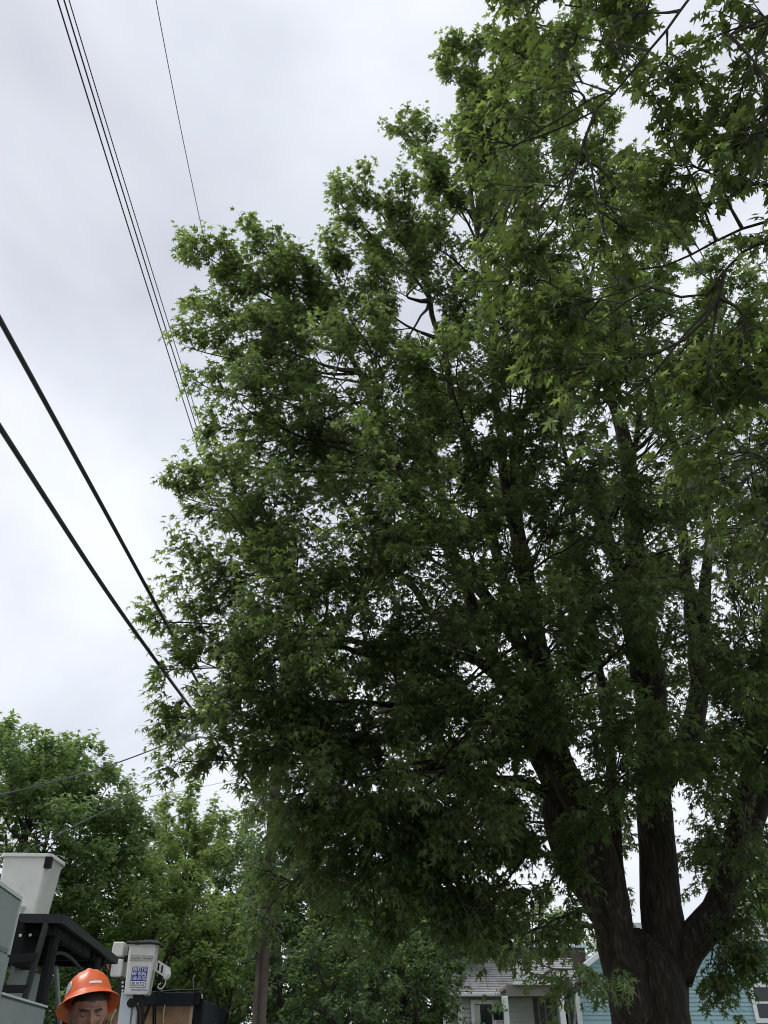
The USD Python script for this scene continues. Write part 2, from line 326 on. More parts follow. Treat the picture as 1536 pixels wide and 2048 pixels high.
    def build(s, root, leaf_mat, singles=0, T=LOBED, F=LOBED_F, trunk=1, limb_mat='bark', young_backlit_mat='young_backlit_leaf'):
        for i, (v, f) in enumerate(s.limbs):
            obj('trunk' if i < trunk else 'limb', (v, f), limb_mat, root, smooth=True)
        obj('twigs', s.twigs.get(), 'twig', root, kind='stuff')
        L = s.all_leaves(); print(root.GetName(), 'leaves', len(L[3]), 'twig tris', len(s.twigs.get()[1]))
        if singles:                                    # the leaves that show largest are leaves of their own
            d = L[0] - np.array([0, 0, CAMZ]); dep = d[:, 1] * CP + d[:, 2] * SP; u = FPX * d[:, 0] / dep; v = (-d[:, 1] * SP + d[:, 2] * CP) * FPX / dep
            score = np.where((np.abs(u) < 740) & (np.abs(v) < 1000) & (dep > 0.5), L[3] / dep, 0)
            order = np.argsort(-score); pick = order[:singles]; rest = np.sort(order[singles:])
            P = leaf_points(*[x[pick] for x in L], T)
            for p in P: obj('leaf', (p, F), leaf_mat, root)
            L = [x[rest] for x in L]
        obj('foliage', leaf_mesh(L, T, F), leaf_mat, root, kind='stuff')
        if s.young: obj('young_backlit_foliage', leaf_mesh([np.concatenate([x[i] for x in s.young]) for i in range(4)], T, F), young_backlit_mat, root, kind='stuff', label='lighter yellow-green young leaves at the ends of the shoots, backlight partly put into their colour')

# ---- the big maple
def big_maple():
    g = Grow(11); g.slim = 0.86
    Y0 = 14.0
    A = lambda *p: [at(x, y, Y) for x, y, Y in p]
    base = at(1300, 2048, Y0); bx, by = base[0], base[1]
    # trunk: flared foot, two-lobed, forking a little above head height
    v, f = tube([[bx + 0.02, by, z] for z in np.linspace(-0.1, 3.25, 34)], np.interp(np.linspace(-0.1, 3.25, 34), [-0.1, 0.25, 0.8, 1.8, 2.4, 2.75, 3.0, 3.25], [1.0, 0.78, 0.64, 0.56, 0.56, 0.52, 0.38, 0.05]), 40)
    c = np.c_[np.full(len(v), bx + 0.02), np.full(len(v), by), v[:, 2]]; d = v - c; th = np.arctan2(d[:, 1], d[:, 0])
    groove = 0.30 * np.exp(-((np.angle(np.exp(1j * (th + PI / 2 + 0.22)))) / 0.26) ** 2) * np.clip((v[:, 2] - 0.2) / 1.5, 0.2, 1)
    foot = 0.14 * np.cos(5 * th + 0.6) * np.clip(1 - v[:, 2] / 1.1, 0, 1)
    k = (1 - groove + foot) * (0.93 + 0.14 * meshkit.fbm(v * np.array([7, 7, 1.2]), 4, 3))
    g.limbs.append((c + d * k[:, None], f)); g.nodes.append(np.array([[bx, by, 2.9, 0.4]]))
    L = g.limb
    # main stems (as the photograph shows them)
    s1 = L(A((1268, 2040, Y0 - .15), (1238, 1900, Y0 - .2), (1205, 1740, Y0 - .35), (1165, 1620, Y0 - .5), (1118, 1530, Y0 - .7), (1090, 1400, Y0 - 1.0), (1068, 1250, Y0 - 1.4), (1045, 1110, Y0 - 1.8), (1028, 960, Y0 - 2.2), (1040, 830, Y0 - 2.6)),
           [0.36, 0.35, 0.33, 0.29, 0.25, 0.21, 0.165, 0.13, 0.095, 0.06], 0, 0.3)
    s1b = L(A((1225, 1840, Y0 + .1), (1165, 1760, Y0 + .2), (1120, 1660, Y0 + .2), (1105, 1560, Y0 + .2), (1065, 1480, Y0), (1000, 1350, Y0 - .4), (930, 1180, Y0 - 1), (880, 1000, Y0 - 1.8), (850, 820, Y0 - 2.4)), [0.30, 0.28, 0.24, 0.20, 0.16, 0.12, 0.09, 0.065, 0.04], 0, 0.3)
    s2 = L(A((1325, 2040, Y0 + .05), (1328, 1880, Y0 + .1), (1318, 1740, Y0 + .1), (1312, 1620, Y0), (1308, 1500, Y0 - .2), (1300, 1400, Y0 - .4), (1284, 1230, Y0 - .8), (1268, 1080, Y0 - 1.2), (1256, 935, Y0 - 1.6), (1240, 850, Y0 - 1.8), (1195, 720, Y0 - 2.2), (1180, 560, Y0 - 2.7)),
           [0.42, 0.38, 0.335, 0.32, 0.31, 0.28, 0.22, 0.19, 0.165, 0.08, 0.06, 0.04], 0, 0.25)
    s2a = L(A((1296, 1390, Y0 - .5), (1262, 1270, Y0 - .9), (1232, 1130, Y0 - 1.4), (1200, 1010, Y0 - 1.8), (1178, 945, Y0 - 2)), [0.19, 0.17, 0.15, 0.15, 0.17], 0, 0.2)
    s3 = L(A((1345, 1950, Y0 + .1), (1400, 1862, Y0 - .1), (1446, 1800, Y0 - .2), (1470, 1690, Y0 - .3), (1492, 1590, Y0 - .4), (1512, 1470, Y0 - .7), (1530, 1300, Y0 - 1), (1560, 1100, Y0 - 1.4)), [0.34, 0.27, 0.215, 0.18, 0.16, 0.13, 0.10, 0.07], 0, 0.2)
    s3b = L(A((1452, 1780, Y0 - .2), (1500, 1680, Y0), (1535, 1560, Y0), (1590, 1400, Y0), (1640, 1200, Y0)), [0.2, 0.17, 0.14, 0.1, 0.06], 0, 0.2)
    s4 = L(A((1325, 1560, Y0), (1375, 1480, Y0 + .1), (1396, 1400, Y0 + .1), (1404, 1260, Y0), (1412, 1150, Y0), (1432, 1060, Y0 - .1), (1480, 1010, Y0 - .3), (1540, 990, Y0 - .5)), [0.25, 0.23, 0.2, 0.165, 0.14, 0.10, 0.07, 0.05], 0, 0.2)
    s4b = L(A((1398, 1360, Y0), (1375, 1180, Y0 - .2), (1358, 1020, Y0 - .5), (1345, 900, Y0 - .8), (1305, 800, Y0 - 1.2), (1290, 650, Y0 - 1.8)), [0.15, 0.135, 0.12, 0.10, 0.07, 0.04], 0, 0.2)
    s4c = L(A((1412, 1150, Y0), (1420, 980, Y0 - .3), (1430, 800, Y0 - .8), (1450, 600, Y0 - 1.4)), [0.1, 0.085, 0.07, 0.04], 0, 0.2)
    s5 = L(A((1242, 1830, Y0 + .3), (1236, 1740, Y0 + .4), (1230, 1620, Y0 + .4), (1214, 1480, Y0 + .4), (1198, 1320, Y0 + .2), (1160, 1120, Y0), (1135, 960, Y0 - .3), (1110, 800, Y0 - .8)), [0.12, 0.11, 0.1, 0.09, 0.085, 0.07, 0.055, 0.04], 0, 0.2)
    # left limbs
    L(A((1130, 1570, Y0 - .6), (1050, 1475, Y0 - .9), (960, 1432, Y0 - 1.2), (850, 1415, Y0 - 1.6), (720, 1405, Y0 - 2)), [0.16, 0.13, 0.10, 0.07, 0.04], 0, 0.2)
    L(A((1100, 1500, Y0 - .8), (1010, 1440, Y0 - 1.2), (935, 1395, Y0 - 1.5), (872, 1345, Y0 - 1.8), (790, 1318, Y0 - 2.2), (650, 1280, Y0 - 2.6)), [0.14, 0.12, 0.10, 0.08, 0.06, 0.035], 0, 0.2)
    L(A((1085, 1400, Y0 - .9), (980, 1330, Y0 - 1.3), (880, 1300, Y0 - 1.6), (720, 1288, Y0 - 1.9), (600, 1220, Y0 - 2.1)), [0.11, 0.09, 0.07, 0.05, 0.03], 0, 0.2)
    L(A((1110, 1600, Y0 + .2), (1010, 1560, Y0 + .1), (880, 1590, Y0 - .3), (740, 1640, Y0 - .8)), [0.12, 0.09, 0.06, 0.03], 0, 0.25)
    L(A((1105, 1520, Y0 - .7), (1000, 1505, Y0 - 1.2), (860, 1535, Y0 - 1.7), (720, 1560, Y0 - 2)), [0.11, 0.09, 0.065, 0.035], 0, 0.2)
    L(A((1092, 1400, Y0 - 1), (1000, 1230, Y0 - 1.5), (905, 1110, Y0 - 1.9), (810, 960, Y0 - 2.3), (735, 780, Y0 - 2.8), (620, 620, Y0 - 3.2)), [0.15, 0.125, 0.10, 0.08, 0.06, 0.035], 0, 0.25)
    L(A((1080, 1320, Y0 - 1.3), (1005, 1130, Y0 - 1.8), (945, 950, Y0 - 2.4), (900, 760, Y0 - 2.9), (850, 580, Y0 - 3.3), (780, 430, Y0 - 3.6)), [0.13, 0.11, 0.09, 0.07, 0.05, 0.03], 0, 0.25)
    L(A((1060, 1180, Y0 - 1.6), (1010, 960, Y0 - 2.2), (990, 740, Y0 - 2.8), (960, 500, Y0 - 3.3), (920, 250, Y0 - 3.7)), [0.11, 0.09, 0.07, 0.05, 0.03], 0, 0.25)
    L(A((1095, 1450, Y0 - .5), (930, 1290, Y0 - .4), (800, 1150, Y0 - .5), (680, 1000, Y0 - .8), (560, 880, Y0 - 1)), [0.12, 0.1, 0.075, 0.055, 0.03], 0, 0.25)
    L(A((1185, 950, Y0 - 2), (1110, 915, Y0 - 2.3), (1040, 872, Y0 - 2.6), (980, 800, Y0 - 2.8)), [0.05, 0.045, 0.038, 0.025], 0, 0.1, sides=8)
    L(A((1256, 945, Y0 - 1.6), (1278, 830, Y0 - 1.9), (1270, 700, Y0 - 2.2), (1255, 540, Y0 - 2.7)), [0.07, 0.06, 0.045, 0.03], 0, 0.1, sides=8)
    nl = len(g.limbs)
    D = -2.0      # boughs on the left and top lean towards the camera
    def lob(p, q, ra, rb, **k): g.lobe(at(*p), at(*q), ra, rb, **{**dict(size=0.128, per=11, tw=1.45), **k})
    Yl = Y0 - 2
    outline = [
        ((720, 1500, Yl), (345, 1525, Yl - .4), .75, .25), ((720, 1440, Yl), (305, 1435, Yl - .5), .75, .2), ((650, 1330, Yl), (305, 1340, Yl - .7), .75, .2),
        ((650, 1250, Yl), (298, 1245, Yl - .8), .8, .2), ((660, 1150, Yl), (345, 1140, Yl - 1), .8, .25), ((670, 1060, Yl - .2), (330, 985, Yl - 1), .8, .2),
        ((680, 960, Yl - .3), (395, 925, Yl - 1), .8, .3), ((690, 900, Yl - .4), (405, 850, Yl - 1.1), .75, .25), ((690, 830, Yl - .5), (400, 775, Yl - 1.2), .7, .25),
        ((690, 770, Yl - .6), (355, 690, Yl - 1.5), .65, .18), ((680, 720, Yl - .6), (385, 605, Yl - 1.6), .65, .2), ((660, 690, Yl - .7), (350, 470, Yl - 1.9), .62, .18),
        ((670, 680, Yl - .7), (425, 500, Yl - 1.9), .62, .22), ((690, 680, Yl - .8), (490, 445, Yl - 2), .62, .2), ((720, 690, Yl - .9), (570, 500, Yl - 2), .62, .25),
        ((750, 690, Yl - .9), (645, 500, Yl - 2), .62, .28), ((800, 690, Yl - 1), (735, 560, Yl - 2), .6, .3),
        ((880, 600, Yl - 1.2), (670, 400, Yl - 2.3), .6, .2), ((890, 580, Yl - 1.2), (700, 355, Yl - 2.4), .6, .25), ((900, 560, Yl - 1.2), (785, 375, Yl - 2.4), .6, .3),
        ((940, 560, Yl - 1.2), (850, 470, Yl - 2.4), .6, .3), ((980, 500, Yl - 1.4), (795, 225, Yl - 2.6), .6, .18), ((990, 480, Yl - 1.4), (860, 320, Yl - 2.6), .6, .25),
        ((1000, 440, Yl - 1.5), (890, 60, Yl - 2.9), .55, .18), ((1020, 420, Yl - 1.5), (935, 70, Yl - 2.9), .55, .22), ((1040, 420, Yl - 1.5), (1000, 60, Yl - 2.9), .5, .25),
        ((1080, 450, Yl - 1.5), (1050, 170, Yl - 2.8), .55, .3), ((1130, 500, Yl - 1.5), (1120, 130, Yl - 2.8), .6, .35), ((1190, 560, Yl - 1.4), (1210, 190, Yl - 2.6), .6, .4),
        ((1260, 640, Yl - 1.2), (1270, 300, Yl - 2.3), .6, .4), ((1300, 700, Yl - 1), (1350, 400, Yl - 2), .6, .4), ((1430, 800, Yl - .7), (1420, 520, Yl - 1.6), .6, .4),
        ((1470, 800, Yl - .7), (1530, 560, Yl - 1.4), .6, .4), ((1150, 300, Yl - 2.4), (1170, -80, Yl - 3.2), .5, .3), ((1540, 800, Yl), (1640, 560, Yl - 1), .6, .4)]
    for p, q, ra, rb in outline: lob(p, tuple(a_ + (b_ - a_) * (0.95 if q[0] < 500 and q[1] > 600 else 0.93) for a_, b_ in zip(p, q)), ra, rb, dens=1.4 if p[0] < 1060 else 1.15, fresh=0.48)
    front = [
        ((900, 1150, Yl - .5), (760, 1050, Yl - 3), .9, .5), ((860, 980, Yl - .8), (720, 850, Yl - 3), .9, .5), ((960, 900, Yl - 1), (880, 720, Yl - 3.2), .9, .5),
        ((1040, 820, Yl - 1), (1000, 620, Yl - 3.2), .9, .5), ((1120, 900, Yl - .6), (1110, 700, Yl - 3), .9, .5), ((1100, 650, Yl - 1.4), (1080, 480, Yl - 3.2), .9, .5),
        ((820, 780, Yl - 1), (700, 640, Yl - 3), .9, .4), ((560, 900, Yl - .8), (480, 800, Yl - 2.2), .8, .4), ((700, 1180, Yl - .3), (540, 1120, Yl - 2.4), .9, .5),
        ((760, 1300, Yl), (600, 1260, Yl - 2.4), .9, .5), ((600, 1050, Yl - .4), (460, 980, Yl - 2), .8, .4), ((640, 1400, Yl), (470, 1380, Yl - 1.8), .8, .4),
        ((960, 1130, Yl - .4), (900, 1000, Yl - 2.5), .8, .5), ((1220, 760, Yl - .6), (1240, 560, Yl - 2.6), .8, .5), ((1340, 880, Yl - .2), (1360, 700, Yl - 2), .8, .5),
        ((1480, 1010, Yl + .4), (1500, 860, Yl - 1), .8, .5), ((560, 740, Yl - 1), (520, 620, Yl - 2.4), .6, .4), ((1000, 1250, Yl), (960, 1180, Yl - 2), .7, .4)]
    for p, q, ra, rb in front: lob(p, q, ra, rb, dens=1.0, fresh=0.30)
    for p, q, ra, rb in (((980, 1330, Yl), (790, 1370, Yl - 1.2), .8, .5), ((940, 1460, Yl), (760, 1350, Yl - 1), .8, .5), ((840, 1500, Y0), (900, 1350, Y0 + 1.2), .8, .5), ((900, 1300, Y0), (780, 1400, Y0 + 1), .8, .5),
                         ((1050, 1560, Y0 - 1), (980, 1680, Y0 - 2), .7, .5), ((1080, 1640, Y0 + .4), (1010, 1640, Y0 + 2), .8, .5), ((900, 1040, Yl), (960, 900, Yl - 1.5), .7, .5), ((1040, 1180, Yl), (1010, 1070, Yl - 1.4), .6, .45), ((1060, 1000, Yl), (1040, 880, Yl - 1.4), .6, .45), ((780, 1080, Yl), (690, 980, Yl - 1.5), .6, .45), ((1200, 1260, Yl + 1), (1190, 1160, Yl - .6), .5, .4), ((1090, 1440, Y0), (1160, 1400, Y0 + 1.6), .6, .4), ((1130, 1240, Y0), (1150, 1120, Y0 + 1.8), .7, .5), ((760, 620, Yl - 1), (850, 560, Yl - 2), .6, .4)): lob(p, q, ra, rb, dens=1.2)
    low = [
        ((860, 1420, Y0 - 1.6), (640, 1500, Y0 - 2.8), .9, .5), ((860, 1500, Y0 - 1.6), (560, 1600, Y0 - 2.8), .9, .5), ((900, 1560, Y0 - 1.2), (640, 1690, Y0 - 2.4), .95, .5),
        ((920, 1600, Y0 - 1), (700, 1790, Y0 - 2.2), .95, .5), ((960, 1620, Y0 - .9), (800, 1830, Y0 - 2), .95, .5), ((1010, 1640, Y0 - .8), (890, 1812, Y0 - 2), .9, .45),
        ((1050, 1640, Y0 - .8), (970, 1850, Y0 - 2), .8, .35), ((780, 1600, Y0 - .5), (560, 1780, Y0 - 1.4), .9, .5), ((1090, 1700, Y0 - .8), (1080, 1835, Y0 - 2.2), .65, .35),
        ((1000, 1500, Y0 - .6), (860, 1650, Y0 - 2), .9, .6), ((740, 1430, Y0 - .4), (520, 1500, Y0 - 1), .9, .5), ((930, 1740, Y0 - 1.6), (935, 1875, Y0 - 2.6), .45, .3),
        ((1010, 1820, Y0 - 1.8), (1012, 1930, Y0 - 2.4), .28, .2), ((1090, 1790, Y0 - 1.4), (1085, 1890, Y0 - 2.2), .25, .15)]
    for p, q, ra, rb in (((1135, 1900, Y0 - 4.6), (1148, 1985, Y0 - 5.4), .12, .08), ((1120, 1890, Y0 - 4.2), (1080, 1965, Y0 - 5), .12, .10)): lob(p, q, ra, rb, dens=0.5, up=-0.1, drop=1.2, size=0.135, tw=0.5, thick=0.009)
    for p, q, ra, rb in low: lob(p, q, ra, rb, dens=1.25, up=-0.05, drop=0.8)
    right = [
        ((1480, 1750, Y0 - .4), (1450, 1935, Y0 - 1.2), .5, .35), ((1510, 1700, Y0 - .4), (1540, 1900, Y0 - 1), .7, .4), ((1530, 1500, Y0), (1700, 1560, Y0 - .6), .9, .5),
        ((1540, 1300, Y0 - .5), (1700, 1250, Y0 - 1.5), .9, .5), ((1480, 1050, Y0 - .4), (1680, 980, Y0 - 1.4), .9, .5), ((1440, 1840, Y0 - .3), (1420, 1930, Y0 - 1), .4, .25),
        ((1560, 1700, Y0), (1720, 1800, Y0 - .4), .8, .5), ((1420, 1480, Y0 - .5), (1425, 1600, Y0 - 2), .6, .4), ((1510, 1430, Y0 - .6), (1500, 1560, Y0 - 2.2), .6, .4), ((1480, 1640, Y0), (1440, 1700, Y0 + 1.6), .7, .5), ((1490, 1600, Y0 - .4), (1480, 1730, Y0 - 1.6), .5, .35), ((1250, 1420, Y0 - .4), (1235, 1530, Y0 - 2), .55, .4), ((1180, 1560, Y0 - .6), (1190, 1680, Y0 - 1.6), .4, .3), ((1330, 1420, Y0 - .3), (1340, 1540, Y0 - 1.8), .45, .3), ((1500, 1880, Y0 - .8), (1490, 1960, Y0 - 1.1), .3, .2)]
    for p, q, ra, rb in right: lob(p, q, ra, rb, dens=1.0, up=0.0, drop=0.8)
    back = [
        ((1240, 1560, Y0 + .6), (1260, 1660, Y0 + 3.2), .9, .5), ((1420, 1480, Y0 + .5), (1400, 1600, Y0 + 3.2), .9, .5), ((1400, 1300, Y0 + .4), (1440, 1380, Y0 + 3), .9, .6),
        ((1230, 1350, Y0 + .4), (1200, 1430, Y0 + 3), .9, .6), ((1300, 1150, Y0 + .2), (1320, 1180, Y0 + 3), .9, .6), ((1150, 1200, Y0), (1100, 1240, Y0 + 3), .9, .6),
        ((1450, 1700, Y0 + .4), (1420, 1790, Y0 + 2.6), .7, .5), ((960, 1260, Y0), (880, 1300, Y0 + 2.4), .9, .6), ((860, 1100, Y0 - .4), (760, 1120, Y0 + 2), .9, .6),
        ((1030, 1000, Y0 - 1), (1000, 1020, Y0 + 1.6), .9, .6), ((1200, 980, Y0 - .8), (1200, 1000, Y0 + 2), .9, .6), ((1380, 950, Y0 - .3), (1400, 980, Y0 + 2.2), .9, .6),
        ((900, 800, Y0 - 2), (860, 820, Y0 + .6), .9, .6), ((1060, 700, Y0 - 2), (1060, 740, Y0 + .4), .9, .6), ((1220, 650, Y0 - 2), (1230, 700, Y0 + .4), .9, .6), ((740, 900, Y0 - 1.6), (640, 940, Y0 + .6), .9, .5),
        ((1000, 1450, Y0), (900, 1560, Y0 + 2.6), .9, .6), ((800, 1300, Y0 - .6), (650, 1400, Y0 + 1.6), .9, .6), ((1230, 1760, Y0 + .5), (1245, 1850, Y0 + 2), .5, .3)]
    for p, q, ra, rb in back: lob(p, q, ra, rb, dens=0.85)
    # young shoots straight from the stems
    N = np.vstack(g.nodes[1:]); N = N[(N[:, 3] > 0.05) & (N[:, 2] > 5.2)]; rs = np.random.default_rng(21)
    for k_ in rs.choice(len(N), 420):
        q = N[k_]; d = unit(np.array([rs.normal(), rs.normal() - 0.3, abs(rs.normal()) * 0.6])); g.twig(q[:3] + d * q[3] * 0.9, d, rs.uniform(0.3, 0.7), 11, 0.12, 0.7)
    # the body of the crown between the limbs
    from shapely.geometry import Polygon, Point
    crown = Polygon([(430, 1500), (400, 1300), (420, 1100), (470, 900), (450, 700), (520, 600), (700, 640), (800, 520), (920, 460), (1000, 300), (1050, 130), (1150, 30), (1260, 60), (1270, 330), (1400, 420), (1450, 480), (1620, 480), (1650, 1500), (1560, 1660),
                     (1420, 1560), (1200, 1500), (1000, 1640), (900, 1760), (600, 1720)])
    rg = np.random.default_rng(8)
    for px in range(440, 1660, 104):
        for py in range(40, 1760, 104):
            x, y = px + rg.uniform(-50, 50), py + rg.uniform(-50, 50)
            if not crown.contains(Point(x, y)): continue
            side = rg.choice([-1.0, -0.35, 0.6], p=[0.4, 0.3, 0.3]); Yc = Yl + 1.2 - 2.2 * np.clip((1500 - y) / 1200, 0, 1)
            q = at(x, y, Yc + 2.6 * side); nd = g.node_near(q)[:3]; d = q - nd; ln = np.linalg.norm(d)
            p = q - d / ln * min(ln * 0.9, 1.7)
            if x > 1120 and y > 900:
                q2 = at(x + rg.uniform(-60, 60), y + rg.uniform(-60, 60), Yc - rg.uniform(1.2, 3.2)); d2 = q2 - nd; g.lobe(q2 - d2 / np.linalg.norm(d2) * min(1.4, np.linalg.norm(d2) * .9), q2, .55, .35, dens=0.6, size=0.122, per=11, tw=1.3, up=0.0, drop=0.7, thick=0.02)
            g.lobe(p, q, .8, .5, dens=0.72, size=0.128, per=11, tw=1.4, up=0.15 if y < 1200 else 0.0, drop=0.6, thick=0.025)
    root = thing('maple_tree', 'huge many-stemmed maple with dark trunk in front of the blue house', 'tree')
    g.build(root, 'maple_leaf', singles=300, T=MIDLEAF, F=MIDLEAF_F)
    # clumps of young shoots on the stub of one limb
    return g
big_maple()

def near_maple():
    g = Grow(29); g.stems = 2; g.slim = 0.72
    L = g.limb
    A = lambda *p: [at(x, y, Y) for x, y, Y in p]
    L([[7.2, 2.0, -0.1], [7.2, 2.0, 1.5], [7.15, 2.05, 3.4], [7.2, 2.2, 5.4]], [0.62, 0.46, 0.42, 0.36], 0, 0.1, sides=20)
    L([np.array([7.2, 2.2, 5.0]), np.array([6.0, 2.9, 6.8])] + A((1700, 430, 4.2), (1536, 442, 4.4), (1460, 468, 4.5), (1400, 500, 4.6), (1280, 540, 4.7)), [0.20, 0.13, 0.07, 0.03, 0.026, 0.018, 0.01], 0, 0.05, sides=10)
    L([np.array([7.2, 2.2, 4.6]), np.array([6.0, 3.0, 5.8])] + A((1680, 470, 4.0), (1536, 478, 4.2), (1450, 540, 4.3), (1385, 600, 4.4), (1300, 575, 4.4), (1250, 605, 4.5), (1130, 622, 4.6)), [0.20, 0.12, 0.06, 0.032, 0.027, 0.022, 0.018, 0.014, 0.008], 0, 0.05, sides=10)
    L(A((1450, 540, 4.3), (1410, 640, 4.5), (1350, 690, 4.6), (1260, 720, 4.7)), [0.024, 0.02, 0.015, 0.008], 0, 0.05, sides=8)
    L([np.array([7.2, 2.2, 5.4]), np.array([6.2, 1.9, 8.2])] + A((1450, -150, 3.2), (1345, 45, 3.5), (1262, 135, 3.7), (1195, 212, 3.9), (1130, 250, 4.0), (1050, 280, 4.1), (980, 300, 4.2)), [0.26, 0.15, 0.06, 0.036, 0.030, 0.024, 0.018, 0.013, 0.008], 0, 0.05, sides=10)
    L(A((1195, 212, 3.9), (1160, 310, 4.1), (1120, 420, 4.2), (1070, 490, 4.3)), [0.02, 0.016, 0.012, 0.007], 0, 0.04, sides=8)
    L([np.array([7.2, 2.2, 5.2]), np.array([6.0, 1.5, 8.5])] + A((1700, -60, 3.0), (1560, 20, 3.2), (1460, 70, 3.3)), [0.2, 0.12, 0.06, 0.03, 0.015], 0, 0.05, sides=8)
    L([np.array([7.2, 2.2, 4.0]), np.array([5.5, 3.4, 4.6])] + A((1720, 850, 4.6), (1600, 880, 4.8), (1520, 930, 5.0)), [0.16, 0.10, 0.05, 0.025, 0.01], 0, 0.05, sides=8)
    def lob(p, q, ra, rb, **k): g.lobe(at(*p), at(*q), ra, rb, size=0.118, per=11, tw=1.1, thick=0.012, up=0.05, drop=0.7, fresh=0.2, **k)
    for p, q, ra, rb, dn in [
        ((1330, 560, 4.6), (1060, 640, 4.9), .34, .2, 1.8), ((1250, 610, 4.6), (1040, 560, 4.8), .30, .2, 1.8), ((1330, 690, 4.7), (1120, 760, 5.0), .34, .2, 1.8), ((1400, 640, 4.7), (1220, 820, 5.0), .3, .2, 1.4),
        ((1430, 620, 4.6), (1430, 860, 5.0), .35, .2, 1.4), ((1560, 900, 4.9), (1450, 985, 5.1), .35, .22, 1.9), ((1560, 820, 4.7), (1500, 760, 5.0), .35, .2, 1.2), ((1600, 960, 4.9), (1500, 1120, 5.3), .35, .2, 1.5),
        ((1230, 180, 3.9), (1020, 300, 4.3), .32, .2, 1.6), ((1200, 215, 4.0), (1060, 120, 4.3), .28, .18, 1.3), ((1150, 330, 4.2), (1030, 470, 4.5), .30, .2, 1.6), ((1260, 140, 3.8), (1180, 20, 4.1), .3, .2, 1.3),
        ((1180, 300, 4.1), (1210, 470, 4.4), .28, .2, 1.3), ((1350, 40, 3.6), (1130, 10, 3.9), .3, .2, 1.5), ((1330, 60, 3.6), (1340, 180, 3.9), .2, .12, .8), ((1420, -60, 3.3), (1250, -10, 3.6), .3, .2, 1.6),
        ((1560, 20, 3.2), (1480, 170, 3.6), .3, .18, 1.8), ((1600, 30, 3.2), (1500, 60, 3.4), .3, .18, 1.8), ((1600, 180, 3.5), (1510, 300, 3.8), .3, .18, 1.9), ((1580, 330, 4.0), (1470, 370, 4.3), .28, .15, 1.6),
        ((1400, 300, 3.9), (1320, 250, 4.1), .25, .15, 1.3), ((1430, 250, 3.8), (1370, 360, 4.1), .25, .15, 1.4), ((1040, 60, 4.0), (1010, 10, 4.1), .22, .12, 1.6), ((1110, -40, 3.8), (1030, 10, 4.0), .25, .15, 1.8),
        ((1400, 490, 4.5), (1300, 440, 4.7), .25, .15, 1.5), ((1520, 600, 4.5), (1480, 700, 4.8), .3, .2, 1.2),
        ((1750, 300, 3.6), (1650, 500, 4.0), .5, .3, 1.0), ((1800, 0, 3.0), (1700, 200, 3.4), .5, .3, 1.0), ((1800, 700, 4.2), (1700, 760, 4.6), .5, .3, 1.0)]:
        lob(p, q, ra, rb, dens=dn * (0.7 if p[1] < 420 and p[0] < 1500 else 0.9))
    root = thing('maple_tree', 'nearer maple whose large-leaved boughs hang in at the top right', 'tree')
    g.build(root, 'near_leaf', singles=300, limb_mat='limb_bark')
near_maple()

def street_tree(label, px, Y, top_py, half_px, foot_z, seed, mat, nlobes=46, size=0.185, group=None, lean=0.0, dens=1.0, tr=0.22):
    """A bushy tree beyond: a trunk, limbs and leafy boughs that fill an uneven egg."""
    g = Grow(seed); rng = g.rng; g.stems = False
    T = at(px, top_py, Y); H = T[2]; R = half_px / FPX * np.dot(T - [0, 0, CAMZ], [0, CP, SP])
    b = np.array([T[0] - lean, Y, 0.0])
    zc = (foot_z + H) / 2; a = (H - foot_z) / 2
    g.limb([b - [0, 0, 0.1], b + [0.05, 0, foot_z * 0.6], b + [lean * .4 - .1, 0, foot_z + a * 0.5], b + [lean * .8, 0, zc + a * 0.5]], [tr * 1.3, tr, tr * 0.8, tr * 0.3], 0, 0.2)
    for k in range(7):
        th = k * 2.4 + rng.uniform(0, 0.6); z0 = foot_z + a * rng.uniform(0.1, 0.8)
        e = np.array([T[0] + math.cos(th) * R * 0.6, Y + math.sin(th) * R * 0.6, zc + a * rng.uniform(-0.2, 0.55)])
        s0 = np.array([b[0], Y, z0]); g.limb([s0, s0 * 0.5 + e * 0.5 + [0, 0, 0.3], e], [tr * 0.5, tr * 0.32, tr * 0.14], 0, 0.2, sides=8)
    for k in range(nlobes):
        u = (k + 0.5) / nlobes; cz = 1 - 1.75 * u; th = k * 2.399963 + rng.uniform(-.3, .3)
        sr = math.sqrt(max(0, 1 - cz * cz)); w = rng.uniform(0.82, 1.1)
        n = np.array([math.cos(th) * sr, math.sin(th) * sr, cz])
        tip = np.array([T[0], Y, zc]) + n * [R, R, a] * w
        foot = np.array([T[0], Y, zc - 0.12 * a]) + n * [R, R, a] * 0.45
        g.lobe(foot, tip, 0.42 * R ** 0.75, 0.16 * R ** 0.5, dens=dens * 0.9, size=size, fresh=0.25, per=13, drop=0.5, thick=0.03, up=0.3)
    root = thing('street_tree', label, 'tree', group=group)
    g.build(root, mat, T=SIMPLE, F=SIMPLE_F)
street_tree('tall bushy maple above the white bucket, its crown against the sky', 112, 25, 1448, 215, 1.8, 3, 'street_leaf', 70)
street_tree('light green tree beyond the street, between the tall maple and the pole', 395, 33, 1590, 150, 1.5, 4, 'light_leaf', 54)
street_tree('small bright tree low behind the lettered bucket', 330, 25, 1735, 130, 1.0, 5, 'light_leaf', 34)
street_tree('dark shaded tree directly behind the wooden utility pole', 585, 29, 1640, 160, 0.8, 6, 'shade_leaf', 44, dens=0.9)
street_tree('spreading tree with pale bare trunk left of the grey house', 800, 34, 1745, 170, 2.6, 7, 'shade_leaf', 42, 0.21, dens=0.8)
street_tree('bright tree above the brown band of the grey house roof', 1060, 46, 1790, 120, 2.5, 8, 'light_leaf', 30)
street_tree('tree behind the blue house at the right edge', 1560, 44, 1720, 170, 2.5, 9, 'street_leaf', 26, 0.24, dens=0.7)
